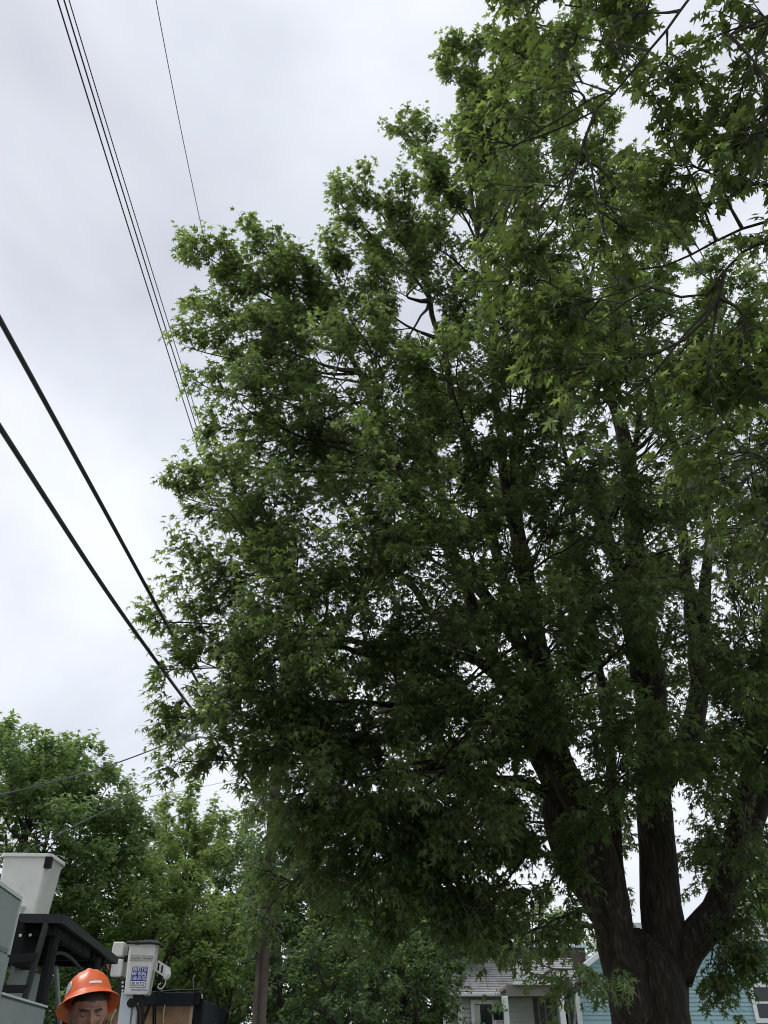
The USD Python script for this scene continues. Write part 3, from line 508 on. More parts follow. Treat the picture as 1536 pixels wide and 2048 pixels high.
street_tree('tree at the left edge behind the aerial bucket', -120, 27, 1560, 190, 1.0, 10, 'street_leaf', 30)

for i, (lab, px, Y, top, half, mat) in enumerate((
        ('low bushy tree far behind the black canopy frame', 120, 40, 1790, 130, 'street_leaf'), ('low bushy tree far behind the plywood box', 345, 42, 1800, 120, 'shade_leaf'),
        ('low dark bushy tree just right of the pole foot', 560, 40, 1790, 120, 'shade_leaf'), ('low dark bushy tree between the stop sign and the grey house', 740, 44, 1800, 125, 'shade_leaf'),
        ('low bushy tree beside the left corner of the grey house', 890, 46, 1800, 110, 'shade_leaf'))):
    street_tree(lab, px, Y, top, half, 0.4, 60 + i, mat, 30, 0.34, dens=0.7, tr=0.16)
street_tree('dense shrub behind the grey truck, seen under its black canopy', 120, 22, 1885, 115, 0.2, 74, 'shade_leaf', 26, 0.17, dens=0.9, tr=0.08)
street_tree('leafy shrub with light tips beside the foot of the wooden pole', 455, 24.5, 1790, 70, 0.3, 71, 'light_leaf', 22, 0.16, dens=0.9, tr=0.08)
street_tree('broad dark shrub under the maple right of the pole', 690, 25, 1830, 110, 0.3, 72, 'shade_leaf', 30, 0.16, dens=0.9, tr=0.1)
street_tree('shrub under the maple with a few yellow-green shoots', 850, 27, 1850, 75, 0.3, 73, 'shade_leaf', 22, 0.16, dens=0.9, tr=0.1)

# ------------------------------------------------------------------ pole and wires
def utility_pole():
    b = at(517, 2048, 21.0); b[2] = 0; lean = 0.0
    t = thing('utility_pole', 'brown wooden utility pole rising through the leaves left of the maple', 'utility pole', b)
    obj('post', tube([[0, 0, z] for z in np.linspace(-0.2, 14.6, 12)], np.linspace(0.16, 0.11, 12), 14), 'pole_wood', t, smooth=40)
    obj('crossarm', box(-2.0, 0.45, -0.22, -0.125, 14.05, 14.17, 0.01), 'pole_wood', t)
    obj('brace', MB().add(beam((-1.5, -0.17, 14.05), (-0.02, -0.13, 13.2), 0.03, 0.04)).get(), 'galvanised', t)
    for x in (-1.85, -1.45, -1.05):
        obj('insulator', MB().add(trimesh.creation.revolve([[0, 0], [0.03, 0], [0.03, .05], [.06, .07], [.03, .1], [.055, .13], [0.03, .17], [0, .18]], sections=12), trimesh.transformations.translation_matrix((x, -0.17, 14.17))).get(), 'porcelain', t)
    h = at(372, 1476, 20.2) - b
    obj('lamp_arm', tube(spline([[0, -0.1, h[2] - 0.55], [h[0] * 0.4, h[1] * .5 - .05, h[2] - 0.1], [h[0] + 0.15, h[1], h[2] + 0.03]], 10), 0.03, 8), 'galvanised', t, smooth=40)
    hd = m3.Manifold.batch_hull([m3.Manifold.sphere(0.075, 20).translate((h[0] + 0.22, h[1], h[2] + .02)), m3.Manifold.sphere(0.13, 20).translate((h[0] - .08, h[1], h[2])), m3.Manifold.sphere(0.10, 20).translate((h[0] - .28, h[1], h[2] - .02))])
    lh = obj('lamp_head', hd, 'galvanised', t, smooth=40)
    gl = trimesh.creation.icosphere(2, 1.0); gl.apply_scale((0.17, 0.12, 0.12)); gl.apply_translation((h[0] - .12, h[1], h[2] - .08))
    obj('lamp_lens', gl, 'lamp_glass', lh, smooth=True)
    return b
pole = utility_pole()
def vine():
    g = Grow(91); g.reach = 0.9; rng = g.rng; b = pole
    g.limb([b + [0.19 * math.cos(a), 0.19 * math.sin(a) - 0.02, z] for z, a in zip(np.linspace(0, 9.2, 14), np.linspace(-1.2, -2.6, 14))], 0.03, 0.01, 0, sides=6)
    for z in np.r_[rng.uniform(3.4, 9.6, 330), rng.uniform(2.0, 3.6, 14)]:
        a = rng.uniform(0, 2 * PI); d = unit(np.array([math.cos(a), math.sin(a), rng.uniform(-.2, .5)])); g.twig(b + [0.16 * math.cos(a), 0.16 * math.sin(a), z], d, rng.uniform(.2, .75) * (0.6 + 0.5 * math.sin(z * 1.7) ** 2), 11, 0.13, 0.8)
    root = thing('climbing_vine', 'leafy vine climbing up and hiding the upper part of the wooden pole', 'vine', (0, 0, 0))
    obj('stem', g.limbs[0], 'twig', root, smooth=True); obj('twigs', g.twigs.get(), 'twig', root, kind='stuff'); obj('foliage', leaf_mesh(g.all_leaves(), SIMPLE, SIMPLE_F), 'shade_leaf', root, kind='stuff')
vine()
def wire(label, P, r, mat='bare_wire', cat='wire', name='overhead_wire', n=60, group=None):
    Q = spline(P, n)
    return tag(obj(name, tube(Q, r, 6), mat, smooth=True), label, cat, group)
def along(pa, Ya, pb, Yb, back, sag=0.4):
    """A span seen at pixel pa at distance Ya and pixel pb at Yb, going on behind the camera to y = back."""
    A_, B_ = at(*pa, Ya), at(*pb, Yb); s = np.linspace(0, 1, 6)
    C_ = A_ + (A_ - B_) * ((Ya - back) / (Yb - Ya)); C_[2] = B_[2] + 0.3
    m = A_ * 0.5 + C_ * 0.5; m[2] = A_[2] * 0.9 + C_[2] * 0.1 - 0.05
    return [C_, m, A_, A_ * .5 + B_ * .5 - [0, 0, sag * 0.25], B_]
wire('heavy overhead wire, left one of the three running together', along((115, 0), 5.55, (452, 1075), 20.8, -22, 0.0), 0.0125)
wire('heavy overhead wire in the middle of the three running together', along((128, 0), 5.55, (461, 1075), 20.8, -22, 0.0), 0.0125)
wire('thinner overhead wire, right one of the three running together', along((138, 0), 5.55, (469, 1075), 20.8, -22, 0.0), 0.0095)
wire('single hair-thin wire crossing the sky above the maple', along((312, 0), 5.6, (500, 905), 21, -22, 0.0), 0.007)
def straight(label, pts):
    P = [at(*p) for p in pts]; wire(label, [P[0] - (P[1] - P[0]) * 3, P[0] - (P[1] - P[0])] + P, 0.0235, 'cable', 'cable', 'overhead_cable')
straight('thick black cable, upper of the two entering at the left edge', [(0, 640, 4.7), (190, 986, 7.4), (378, 1332, 12.9), (540, 1630, 20.9)])
straight('thick black cable, lower of the two entering at the left edge', [(0, 855, 5.2), (105, 1018, 6.5), (210, 1178, 8.3), (300, 1305, 10.5), (370, 1400, 12.8), (490, 1556, 18.6), (530, 1610, 20.9)])
wire('service wire sagging from the street lamp across the tall maple', [at(-120, 1618, 15), at(0, 1590, 15.8), at(130, 1558, 16.6), at(250, 1520, 18), at(356, 1479, 19.6), at(550, 1400, 20.95)], 0.015, 'bare_wire')
wire('service wire dropping steeply towards the white bucket rim', [at(-60, 1742, 16), at(50, 1704, 16.5), at(130, 1662, 17), at(240, 1606, 18), at(340, 1542, 19.4), at(545, 1405, 20.95)], 0.010, 'bare_wire')
wire('faint far wire low in the sky gap beside the maple', [at(150, 1612, 40), at(330, 1588, 41), at(440, 1566, 42), at(640, 1520, 43)], 0.009, 'bare_wire')
# withered clump on the lower cable
def clump():
    g = Grow(77); rng = g.rng
    p0 = at(366, 1390, 12.7); t = thing('leaf_clump', 'brown withered clump of leaves dangling from the lower thick cable', 'leaf clump', p0)
    obj('stem', tube(spline([[0, 0, 0.02], [-0.02, 0, -0.2], [-0.05, 0, -0.4], [-0.08, 0, -0.62]], 8), 0.008, 5), 'twig', t)
    n = 170; tt = rng.uniform(0.08, 1, n); c = np.stack([-0.02 - 0.1 * tt, 0 * tt, -0.04 - 0.58 * tt], 1) + rng.normal(size=(n, 3)) * np.array([0.05, 0.05, 0.02])
    L = (c, unit(rng.normal(size=(n, 3)) * 0.6 + [0, 0, -0.9]), unit(rng.normal(size=(n, 3))), rng.uniform(0.06, 0.11, n))
    obj('foliage', leaf_mesh(L, SIMPLE, SIMPLE_F), 'dead_leaf', t, kind='stuff')
clump()

# ------------------------------------------------------------------ houses
def siding(root, x0, x1, zb, zt, y, mat, exp=0.19, left=None):
    """Lapped boards, each one a part; left(z) trims the left end under a sloping rake."""
    z = zb
    while z < zt - 0.02:
        h = min(exp, zt - z); xa = x0 if left is None else max(x0, left(z + h))
        m = np.array([[xa, y - 0.030, z], [xa, y - 0.004, z + h], [xa, y + 0.02, z + h], [xa, y + 0.02, z], [x1, y - 0.030, z], [x1, y - 0.004, z + h], [x1, y + 0.02, z + h], [x1, y + 0.02, z]])
        f = np.array([[0, 1, 2], [0, 2, 3], [4, 6, 5], [4, 7, 6], [0, 4, 5], [0, 5, 1], [1, 5, 6], [1, 6, 2], [3, 7, 4], [3, 4, 0]])
        obj('siding_board', (m, f), mat, root); z += exp
def px_x(px, py, Y): return at(px, py, Y)[0]
def px_z(px, py, Y): return at(px, py, Y)[2]
def window(root, x0, x1, z0, z1, y, pane='glass_dark', split=True, fw=0.09):
    w = obj('window', MB().add(box(x0, x1, y - 0.06, y, z1 - fw, z1)).add(box(x0, x1, y - 0.08, y, z0, z0 + fw)).add(box(x0, x0 + fw, y - 0.06, y, z0 + fw, z1 - fw)).add(box(x1 - fw, x1, y - 0.06, y, z0 + fw, z1 - fw)).get(), 'trim_white', root)
    zm = (z0 + z1) / 2
    if split: obj('sash_rail', box(x0 + fw, x1 - fw, y - 0.045, y - 0.005, zm - 0.03, zm + 0.03), 'trim_white', w)
    obj('pane', box(x0 + fw, x1 - fw, y - 0.022, y - 0.012, z0 + fw, zm - 0.03), pane, w); obj('pane', box(x0 + fw, x1 - fw, y - 0.03, y - 0.018, zm + 0.03, z1 - fw), pane, w)
def shingles(root, name, p00, p10, p11, p01, rows, mat, t=0.03):
    """Courses of shingles between the eave p00-p10 and the top p01-p11, joined: real lapped courses."""
    mb = MB(); p00, p10, p11, p01 = map(np.asarray, (p00, p10, p11, p01)); nrm = unit(np.cross(p10 - p00, p01 - p00)); nrm = nrm * np.sign(nrm[2]); rng = np.random.default_rng(5)
    for i in range(rows):
        a, b = i / rows, (i + 1) / rows + 0.15 / rows
        l0, r0, l1, r1 = p00 + (p01 - p00) * a, p10 + (p11 - p10) * a, p00 + (p01 - p00) * b, p10 + (p11 - p10) * b
        n = max(4, int(np.linalg.norm(r0 - l0) / 0.32))
        for k in range(n):
            u0, u1 = (k + 0.006) / n, (k + 0.994) / n; h = t * rng.uniform(0.7, 1.3)
            q = [l0 + (r0 - l0) * u0, l0 + (r0 - l0) * u1, l1 + (r1 - l1) * u1, l1 + (r1 - l1) * u0]
            v = np.array([q[0] + nrm * h, q[1] + nrm * h, q[2] + nrm * 0.004, q[3] + nrm * 0.004, q[0], q[1]])
            mb.add((v, np.array([[0, 1, 2], [0, 2, 3], [4, 5, 1], [4, 1, 0]])))
    obj(name, mb.get(), mat, root, kind='stuff')

def grey_house():
    t = thing('house', 'grey lap-sided house with a shingled porch roof and white porch posts', 'house')
    Y = 31.0; xl = px_x(916, 2020, Y); xr = px_x(1150, 2020, Y) - 0.1
    ze = px_z(940, 1990, Y)
    obj('wall', box(xl, xr, Y + 0.02, Y + 8, 0, ze), 'grey_siding', t)
    siding(t, xl + 0.12, xr, 0.5, ze - 0.12, Y, 'grey_siding', 0.125)
    obj('corner_board', box(xl, xl + 0.12, Y - 0.04, Y + 0.02, 0, ze - 0.1), 'trim_white', t)
    obj('gutter', box(xl - 0.25, px_x(1035, 1990, Y), Y - 0.35, Y - 0.22, ze - 0.06, ze + 0.05, 0.02), 'trim_white', t)
    obj('fascia', box(xl - 0.25, xr, Y - 0.22, Y + 0.02, ze - 0.08, ze), 'soffit', t)
    # main roof, then the brown band of the upper storey behind
    zr = px_z(1000, 1918, 33.5)
    obj('roof', prism([(xl - 0.3, ze), (xr, ze), (xr, ze + .06), (xl - 0.3, ze + .06)], Y - 0.2, Y + 0.1), 'shingle', t)
    shingles(t, 'shingle', (xl - 0.3, Y - 0.3, ze + 0.06), (xr, Y - 0.3, ze + 0.06), (xr, 33.5, zr), (xl + 0.1, 33.5, zr), 14, 'shingle')
    zb0, zb1 = px_z(1070, 1918, 33.5), px_z(1070, 1891, 33.5); bx0 = px_x(1020, 1905, 33.5)
    obj('upper_wall', box(bx0, px_x(1170, 1905, 33.5), 33.5, 37, zb0 - 0.6, zb1 - 0.08), 'brown_band', t)
    obj('upper_eave', box(bx0 - 0.15, px_x(1172, 1905, 33.5), 33.3, 37.1, zb1 - 0.08, zb1), 'trim_white', t)
    # porch
    Yp = 28.8; px0, px1 = px_x(1026, 1966, Yp), px_x(1116, 1966, Yp); zp = px_z(1060, 1969, Yp)
    obj('porch_gutter', box(px0, px1 + 0.2, Yp - 0.12, Yp, zp - 0.02, zp + 0.10, 0.02), 'trim_white', t)
    obj('porch_beam', box(px0 - 0.2, px1 + 0.2, Yp + 0.02, Yp + 0.16, zp - 0.30, zp), 'soffit', t)
    obj('porch_ceiling', box(px0 - 0.2, px1 + 0.2, Yp + 0.16, Y - 0.05, zp - 0.1, zp - 0.02), 'soffit', t)
    zt = px_z(1070, 1917, 31.6)
    shingles(t, 'porch_shingle', (px0, Yp - 0.12, zp + 0.09), (px1 + 0.5, Yp - 0.12, zp + 0.09), (px_x(1120, 1917, 31.6) + 0.4, 31.6, zt), (px_x(1040, 1917, 31.6), 31.6, zt), 12, 'shingle')
    xp = px_x(1010.5, 2000, Yp)
    for x in (xp, px1 + 0.05):
        obj('porch_post', MB().add(box(x - 0.085, x + 0.085, Yp + 0.0, Yp + 0.17, 0.62, zp - 0.30, 0.012)).add(box(x - 0.11, x + 0.11, Yp - 0.025, Yp + 0.195, 0.5, 0.62)).get(), 'trim_white', t)
    obj('porch_floor', box(px0 - 0.3, px1 + 0.3, Yp - 0.1, Y - 0.04, 0.0, 0.5), 'concrete', t)
    # window left of the post, screened door right of it
    window(t, px_x(941, 2010, Y), px_x(990, 2010, Y), 1.2, px_z(960, 2000, Y), Y - 0.03, 'glass_dark', False, 0.12)
    obj('shutter', box(px_x(941, 2010, Y) + 0.13, px_x(959, 2010, Y), Y - 0.075, Y - 0.055, 1.34, px_z(960, 2000, Y) - 0.14), 'curtain', t)
    d0, d1 = px_x(1068, 2020, Y), px_x(1112, 2020, Y); zd = px_z(1090, 1994, Y)
    d = obj('door', box(d0, d1, Y - 0.07, Y - 0.02, 0.5, zd), 'door_dark', t)
    for k in (0.2, 0.5, 0.8): obj('door_stile', box(d0 + (d1 - d0) * k - 0.03, d0 + (d1 - d0) * k + 0.03, Y - 0.085, Y - 0.07, 0.55, zd - 0.05), 'soffit', d)
    window(t, px_x(1122, 2030, Y), px_x(1139, 2030, Y), 1.0, px_z(1130, 1998, Y), Y - 0.03, 'glass_dark', True, 0.07)
    # hanging basket
    hb = at(996, 2024, 28.9); b = thing('hanging_basket', 'dark planted basket hanging beside the white porch post', 'basket', hb)
    obj('pot', trimesh.creation.revolve([[0, -0.2], [0.13, -0.2], [0.19, 0.0], [0.17, 0.0], [0.12, -.15], [0, -.15]], sections=16), 'black_rubber', b)
    rng = np.random.default_rng(4); n = 140; c = rng.normal(size=(n, 3)) * [0.14, 0.14, 0.10] + [0, 0, 0.06]
    obj('foliage', leaf_mesh((c, unit(rng.normal(size=(n, 3)) + [0, 0, -.3]), unit(rng.normal(size=(n, 3)) * .6 + [0, 0, 1]), rng.uniform(0.07, 0.13, n)), SIMPLE, SIMPLE_F), 'shade_leaf', b, kind='stuff')
    obj('hanger', MB().add(bar((0.17, 0, 0), (0, 0, 0.6), 0.005, 4)).add(bar((-0.17, 0, 0), (0, 0, 0.6), 0.005, 4)).get(), 'black_steel', b)
grey_house()

def blue_house():
    t = thing('house', 'pale blue lap-sided house behind the maple trunk', 'house')
    Y = 30.0; xl = px_x(1152, 2000, Y); xr = xl + 13.5
    z0, z1 = px_z(1151, 1952, Y), px_z(1400, 1884, Y); xk = px_x(1232, 1890, Y)
    left = lambda z: xl if z <= z0 else xl + (xk - xl) * (z - z0) / (z1 - z0)
    obj('wall', prism([(xl, 0), (xr, 0), (xr, z1), (xk, z1), (xl, z0)], Y + 0.02, Y + 7), 'blue_siding', t)
    siding(t, xl + 0.12, xr, 0.4, z1 - 0.02, Y, 'blue_siding', 0.118, lambda z: left(z) + 0.02)
    obj('corner_board', box(xl - 0.03, xl + 0.12, Y - 0.045, Y + 0.02, 0, z0), 'trim_white', t)
    obj('downspout', tube(spline([(xl - 0.12, Y - 0.18, z0 + 0.02), (xl - 0.05, Y - 0.16, z0 - 0.25), (xl - 0.02, Y - 0.10, z0 - 0.5), (xl - 0.02, Y - 0.10, 0.2)], 14), 0.045, 8), 'trim_white', t, smooth=40)
    obj('rake_board', beam((xl - 0.25, Y - 0.16, z0 - 0.13), (xk + 0.05, Y - 0.16, z1 + 0.06), 0.3, 0.14, (0, 0, 1)), 'trim_white', t)
    obj('eave_board', box(xk, xr + 0.3, Y - 0.32, Y + 0.02, z1, z1 + 0.13), 'trim_white', t)
    zr = px_z(1400, 1846, 33.5)
    obj('roof', MB().add(beam((xk + 0.2, Y - 0.3, z1 + 0.1), (xk + 0.2, 33.5, zr - 0.05), 0.04, 0.04)).get(), 'trim_white', t)
    shingles(t, 'shingle', (xk, Y - 0.32, z1 + 0.13), (xr + 0.3, Y - 0.32, z1 + 0.13), (xr + 0.3, 33.5, zr), (xk, 33.5, zr), 20, 'roof_light')
    window(t, px_x(1498, 1985, Y), px_x(1575, 1985, Y), px_z(1500, 2046, Y), px_z(1500, 1966, Y), Y - 0.03, 'glass_dark', True, 0.12)
    window(t, px_x(1600, 1985, Y) + 1.2, px_x(1575, 1985, Y) + 2.9, px_z(1500, 2046, Y), px_z(1500, 1966, Y), Y - 0.03, 'glass_dark', True, 0.12)
blue_house()

# ------------------------------------------------------------------ stop sign
def stop_sign():
    c = at(592, 2037, 42); t = thing('stop_sign', 'red octagonal stop sign at the far end of the street under the trees', 'sign', (c[0], c[1], 0))
    oc = [(0.33 * math.cos(PI / 8 + k * PI / 4), c[2] + 0.33 * math.sin(PI / 8 + k * PI / 4)) for k in range(8)]
    obj('border', prism(oc, 0.0, 0.006), 'decal_white', t)
    f = obj('face', prism([(x * .94, c[2] + (z - c[2]) * .94) for x, z in oc], -0.004, 0.0), 'stop_red', t)
    m = meshkit.text_mesh('STOP', 0.2, 0.003, True); w = m.extents[0]; v = m.vertices; m.vertices = np.stack([(v[:, 0] - w / 2) * 0.9, -0.005 - v[:, 2], c[2] - 0.1 + v[:, 1]], 1)
    obj('lettering', m, 'decal_white', f)
    obj('post', box(-0.03, 0.03, 0.008, 0.05, 0, c[2] + 0.3), 'galvanised', t)
stop_sign()

# ------------------------------------------------------------------ trucks
def lift_bucket(root, c, w, h, taper, rot, mat='white_fibreglass', wall=0.03):
    """An open fibreglass bucket; c is the centre of its floor; tapered, with rounded edges."""
    def ring(hw, z, b): return [m3.Manifold.cylinder(0.02, b, b, 16).translate((sx * (hw - b), sy * (hw - b), z)) for sx in (-1, 1) for sy in (-1, 1)]
    outer = m3.Manifold.batch_hull(ring(w / 2 * taper - .02, 0.0, 0.05) + ring(w / 2 * taper, 0.04, 0.06) + ring(w / 2, h - 0.02, 0.07))
    inner = m3.Manifold.batch_hull(ring(w / 2 * taper - wall, 0.05, 0.05) + ring(w / 2 - wall, h + 0.02, 0.05))
    lip = m3.Manifold.batch_hull(ring(w / 2 + 0.035, h - 0.045, 0.08) + ring(w / 2 + 0.03, h - 0.015, 0.08)) - m3.Manifold.batch_hull(ring(w / 2 - wall, h - 0.1, 0.05) + ring(w / 2 - wall, h + 0.05, 0.05))
    R = trimesh.transformations.rotation_matrix(math.radians(rot), (0, 0, 1)); R[:3, 3] = c
    b = obj('lift_bucket', MB().add(outer - inner, R).get(), mat, root, smooth=35)
    obj('bucket_lip', MB().add(lip, R).get(), mat, b, smooth=35)
    return b, R

def truck_a():
    p0 = on_plane(43, 1797, (-2.2, 5.5, 0), np.array([1.0, 0, 0])); org = np.array([p0[0], p0[1], 0.0]); rz = 7.0
    t = thing('bucket_truck', 'grey bucket truck with black canopy frame and tall white bucket at left edge', 'truck', org, rz)
    c, s = math.cos(math.radians(rz)), math.sin(math.radians(rz)); Ri = np.array([[c, s, 0], [-s, c, 0], [0, 0, 1]])
    nrm = np.array([c, s, 0])
    def side(px, py, x=0.0): return Ri @ (on_plane(px, py, org + nrm * x, nrm) - org)        # where the truck's flank is seen at this pixel
    def loc(px, py, y):                                                                        # ... or an upright plane across it
        n2 = np.array([-s, c, 0]); return Ri @ (on_plane(px, py, org + n2 * y, n2) - org)
    zt = side(43, 1797)[2]; zs = side(23, 1912)[2]
    obj('upper_cabinet', box(-2.35, 0, -3.2, 0, zs + 0.006, zt, 0.02), 'grey_paint', t, smooth=30)
    obj('cabinet_edge', MB().add(box(-0.012, 0.006, -3.2, 0.004, zt - 0.012, zt + 0.008)).add(box(-0.012, 0.006, -0.012, 0.006, zs, zt - 0.012)).get(), 'grey_trim', t)
    obj('lower_cabinet', box(-2.35, 0.012, -3.2, -0.0, 0.75, zs, 0.02), 'grey_paint', t, smooth=30)
    for k in range(2): obj('cabinet_door', box(0.012, 0.024, -1.5 - 1.4 * k, -0.12 - 1.4 * k, 0.85, zs - 0.08, 0.005), 'grey_paint', t)
    # deck box in front of the cabinet
    q = side(50, 2003); q2 = side(84, 2024)
    obj('deck_box', box(-0.9, 0, 0.02, 1.25, 0.75, q[2], 0.015), 'grey_paint', t, smooth=30)
    obj('deck_box_edge', box(-0.02, 0.008, 0.02, 1.25, q[2] - 0.0, q[2] + 0.012), 'grey_trim', t)
    for k in range(3): obj('deck_box_door', box(0.0, 0.012, 0.06 + 0.39 * k, 0.42 + 0.39 * k, 0.85, q[2] - 0.12, 0.004), 'grey_paint', t)
    # ladder standing on the deck box
    la, lb = side(92, 1850, -0.03), side(47, 2006, -0.03); ra, rb = side(44, 1868, -0.03), side(30, 2002, -0.03)
    lad = obj('ladder', MB().add(beam(la, lb, 0.028, 0.055, (0, 1, 0))).get(), 'dark_steel', t)
    obj('ladder_rail', MB().add(beam(ra + [-0.25, 0, 0], rb + [-0.25, 0, 0], 0.03, 0.07, (0, 1, 0))).get(), 'black_steel', lad)
    for k in (0.42, 0.83): obj('ladder_rung', MB().add(beam(la + (lb - la) * k, ra + (rb - ra) * k + [-0.25, 0, 0], 0.035, 0.045)).get(), 'black_steel', lad)
    # canopy
    ca, cb = side(118, 1847), side(232, 1903); zc = (ca[2] + cb[2]) / 2; y0, y1 = ca[1], cb[1]
    cn = obj('canopy', box(-2.2, 0, y0, y1, zc - 0.05, zc, 0.01), 'black_steel', t)
    obj('canopy_edge', MB().add(box(0.0, 0.03, y0, y1, zc - 0.055, zc + 0.004)).add(box(-2.2, 0.03, y0 - 0.03, y0, zc - 0.055, zc + 0.004)).add(box(-2.2, 0.03, y1, y1 + 0.03, zc - 0.055, zc + 0.004)).get(), 'dark_steel', cn)
    for k in range(5): obj('canopy_rib', box(-2.15, -0.03, y0 + 0.12 + k * (y1 - y0) / 5, y0 + 0.17 + k * (y1 - y0) / 5, zc - 0.12, zc - 0.052), 'black_steel', cn)
    pz = 0.75
    e = side(106, 1960); f2 = side(200, 1960)
    obj('canopy_post', box(-0.09, -0.02, e[1] - 0.03, e[1] + 0.07, pz, zc - 0.05, 0.02), 'black_steel', t)
    obj('canopy_post', box(-0.13, -0.02, f2[1] - 0.16, f2[1] + 0.05, 1.55, zc - 0.05, 0.02), 'black_steel', t)
    obj('canopy_post', box(-2.15, -2.05, e[1] - 0.05, e[1] + 0.10, pz, zc - 0.05, 0.02), 'black_steel', t)
    obj('canopy_post', box(-2.15, -2.05, f2[1] - 0.16, f2[1] + 0.05, pz, zc - 0.05, 0.02), 'black_steel', t)
    g1, g2 = side(112, 1900), side(188, 1912)
    obj('cross_rail', beam((-0.06, g1[1], g2[2] + 0.02), (-0.06, g2[1], g2[2] + 0.02), 0.05, 0.08), 'black_steel', t)
    g3 = side(150, 1926); obj('grab_rail', tube(spline([(-0.06, e[1] + .1, g3[2]), (-0.06, g2[1] - 0.2, g3[2] + 0.01), (-0.04, g2[1] - 0.03, g3[2] - 0.03)], 12), 0.014, 8), 'dark_steel', t)
    h1 = side(112, 1960); obj('stay', bar(side(112, 1935, -.12), side(120, 2060, -.12), 0.018, 8), 'grey_paint', t)
    b1, b2 = side(62, 1905, -0.3), side(93, 1960, -0.3)
    obj('side_panel', box(-0.36, -0.33, b1[1] - 0.25, b2[1] + 0.12, 1.0, zc - 0.28), 'grey_paint', t)
    for px, py in ((40, 1871), (60, 1870), (82, 1859)):
        q = side(px, py, -0.2); sp = trimesh.creation.icosphere(2, 0.011); sp.apply_translation(q); obj('marker_lamp', sp, 'decal_white', t, smooth=True)
    obj('lamp_bar', box(-0.33, -0.235, side(30, 1871, -.2)[1] - 0.2, side(95, 1865, -.2)[1], zc - 0.30, zc - 0.06), 'black_steel', t)
    # chassis, cab, wheels
    obj('chassis', box(-1.7, -0.6, -3.2, 7.2, 0.5, 0.74), 'black_steel', t)
    obj('deck', box(-2.35, -0.02, 1.3, 4.4, 0.75, 0.85), 'dark_steel', t)
    cab = obj('cab', prism([(-2.3, 0.75), (-0.1, 0.75), (-0.1, 1.2), (-0.3, 1.82), (-2.1, 1.82), (-2.3, 1.2)], 4.8, 6.2), 'grey_paint', t)
    obj('bonnet', prism([(-2.1, 0.75), (-0.3, 0.75), (-0.4, 1.25), (-2.0, 1.25)], 6.2, 7.5), 'grey_paint', t)
    obj('side_window', beam((-0.07, 5.0, 1.5), (-0.07, 5.9, 1.5), 0.02, 0.36, (-0.3, 0, 0.95)), 'glass_dark', cab)
    for x in (-0.25, -2.1):
        for y in (-1.8, 6.3):
            w = cyl(0.5, 0.3, 28); w.apply_transform(trimesh.transformations.rotation_matrix(PI / 2, (0, 1, 0))); w.apply_translation((x, y, 0.5)); ww = obj('wheel', w, 'black_rubber', t, smooth=40)
            w = cyl(0.27, 0.32, 20); w.apply_transform(trimesh.transformations.rotation_matrix(PI / 2, (0, 1, 0))); w.apply_translation((x, y, 0.5)); obj('rim', w, 'white_paint', ww, smooth=40)
    # boom and the tall white bucket carried at its tip
    def world_to(p): return Ri @ (p - org)
    top = at(74, 1706, 13.2); wz = top[2]; bc = world_to(np.array([at(58, 1712, 13.2)[0] - 0.03, 13.5, wz - 1.22]))
    obj('turret', MB().add(cyl(0.4, 0.6), trimesh.transformations.translation_matrix((-1.2, 3.0, 1.15))).get(), 'white_paint', t, smooth=40)
    obj('boom', beam((-1.2, 3.0, 1.4), bc + [0, -0.5, 0.25], 0.22, 0.26), 'white_paint', t)
    b, R = lift_bucket(t, bc, 0.70, 1.20, 0.80, -rz + 2)
    st = m3.Manifold.batch_hull([m3.Manifold.cylinder(0.02, 0.16, 0.16, 24).translate((0, 0, 0.30)), m3.Manifold.cylinder(0.02, 0.05, 0.05, 24).translate((0, 0.05, 0.08))])
    Rs = R.copy(); Rs[:3, 3] = R[:3, 3] + R[:3, :3] @ np.array([-0.02, -0.30, 0.16]); obj('step', MB().add(st, Rs).get(), 'white_fibreglass', b, smooth=35)
    hk = MB().add(box(0.30, 0.39, -0.395, -0.30, 1.00, 1.155), R).get(); obj('lip_bracket', hk, 'black_steel', b)
truck_a()

SERIF = {  # strokes of a plain serif capital in a 0.7 x 1 box: (x0, z0, x1, z1, width)
    'A': [(0.06, 0, .35, 1, .06), (.35, 1, .64, 0, .13), (.17, .33, .55, .33, .06), (-.02, .02, .18, .02, .045), (.5, .02, .76, .02, .045)],
    'S': None, 'P': [(.14, 0, .14, 1, .14), (.02, .02, .3, .02, .045), (.02, .98, .3, .98, .045)],
    'L': [(.14, 0, .14, 1, .14), (.02, .025, .6, .025, .05), (.02, .98, .28, .98, .045), (.6, .02, .63, .28, .05)],
    'U': [(.14, .3, .14, 1, .14), (.6, .3, .6, 1, .06), (.02, .98, .28, .98, .045), (.48, .98, .72, .98, .045)],
    'N': [(.12, 0, .12, 1, .06), (.12, 1, .6, 0, .14), (.6, 0, .6, 1, .06), (0, .02, .24, .02, .045), (0, .98, .16, .98, .045), (.48, .98, .72, .98, .045)],
    'D': [(.14, 0, .14, 1, .14), (.02, .02, .3, .02, .045), (.02, .98, .3, .98, .045)],
    'H': [(.14, 0, .14, 1, .14), (.6, 0, .6, 1, .14), (.14, .5, .6, .5, .055)] + [(x - .12, z, x + .12, z, .045) for x in (.14, .6) for z in (.02, .98)]}
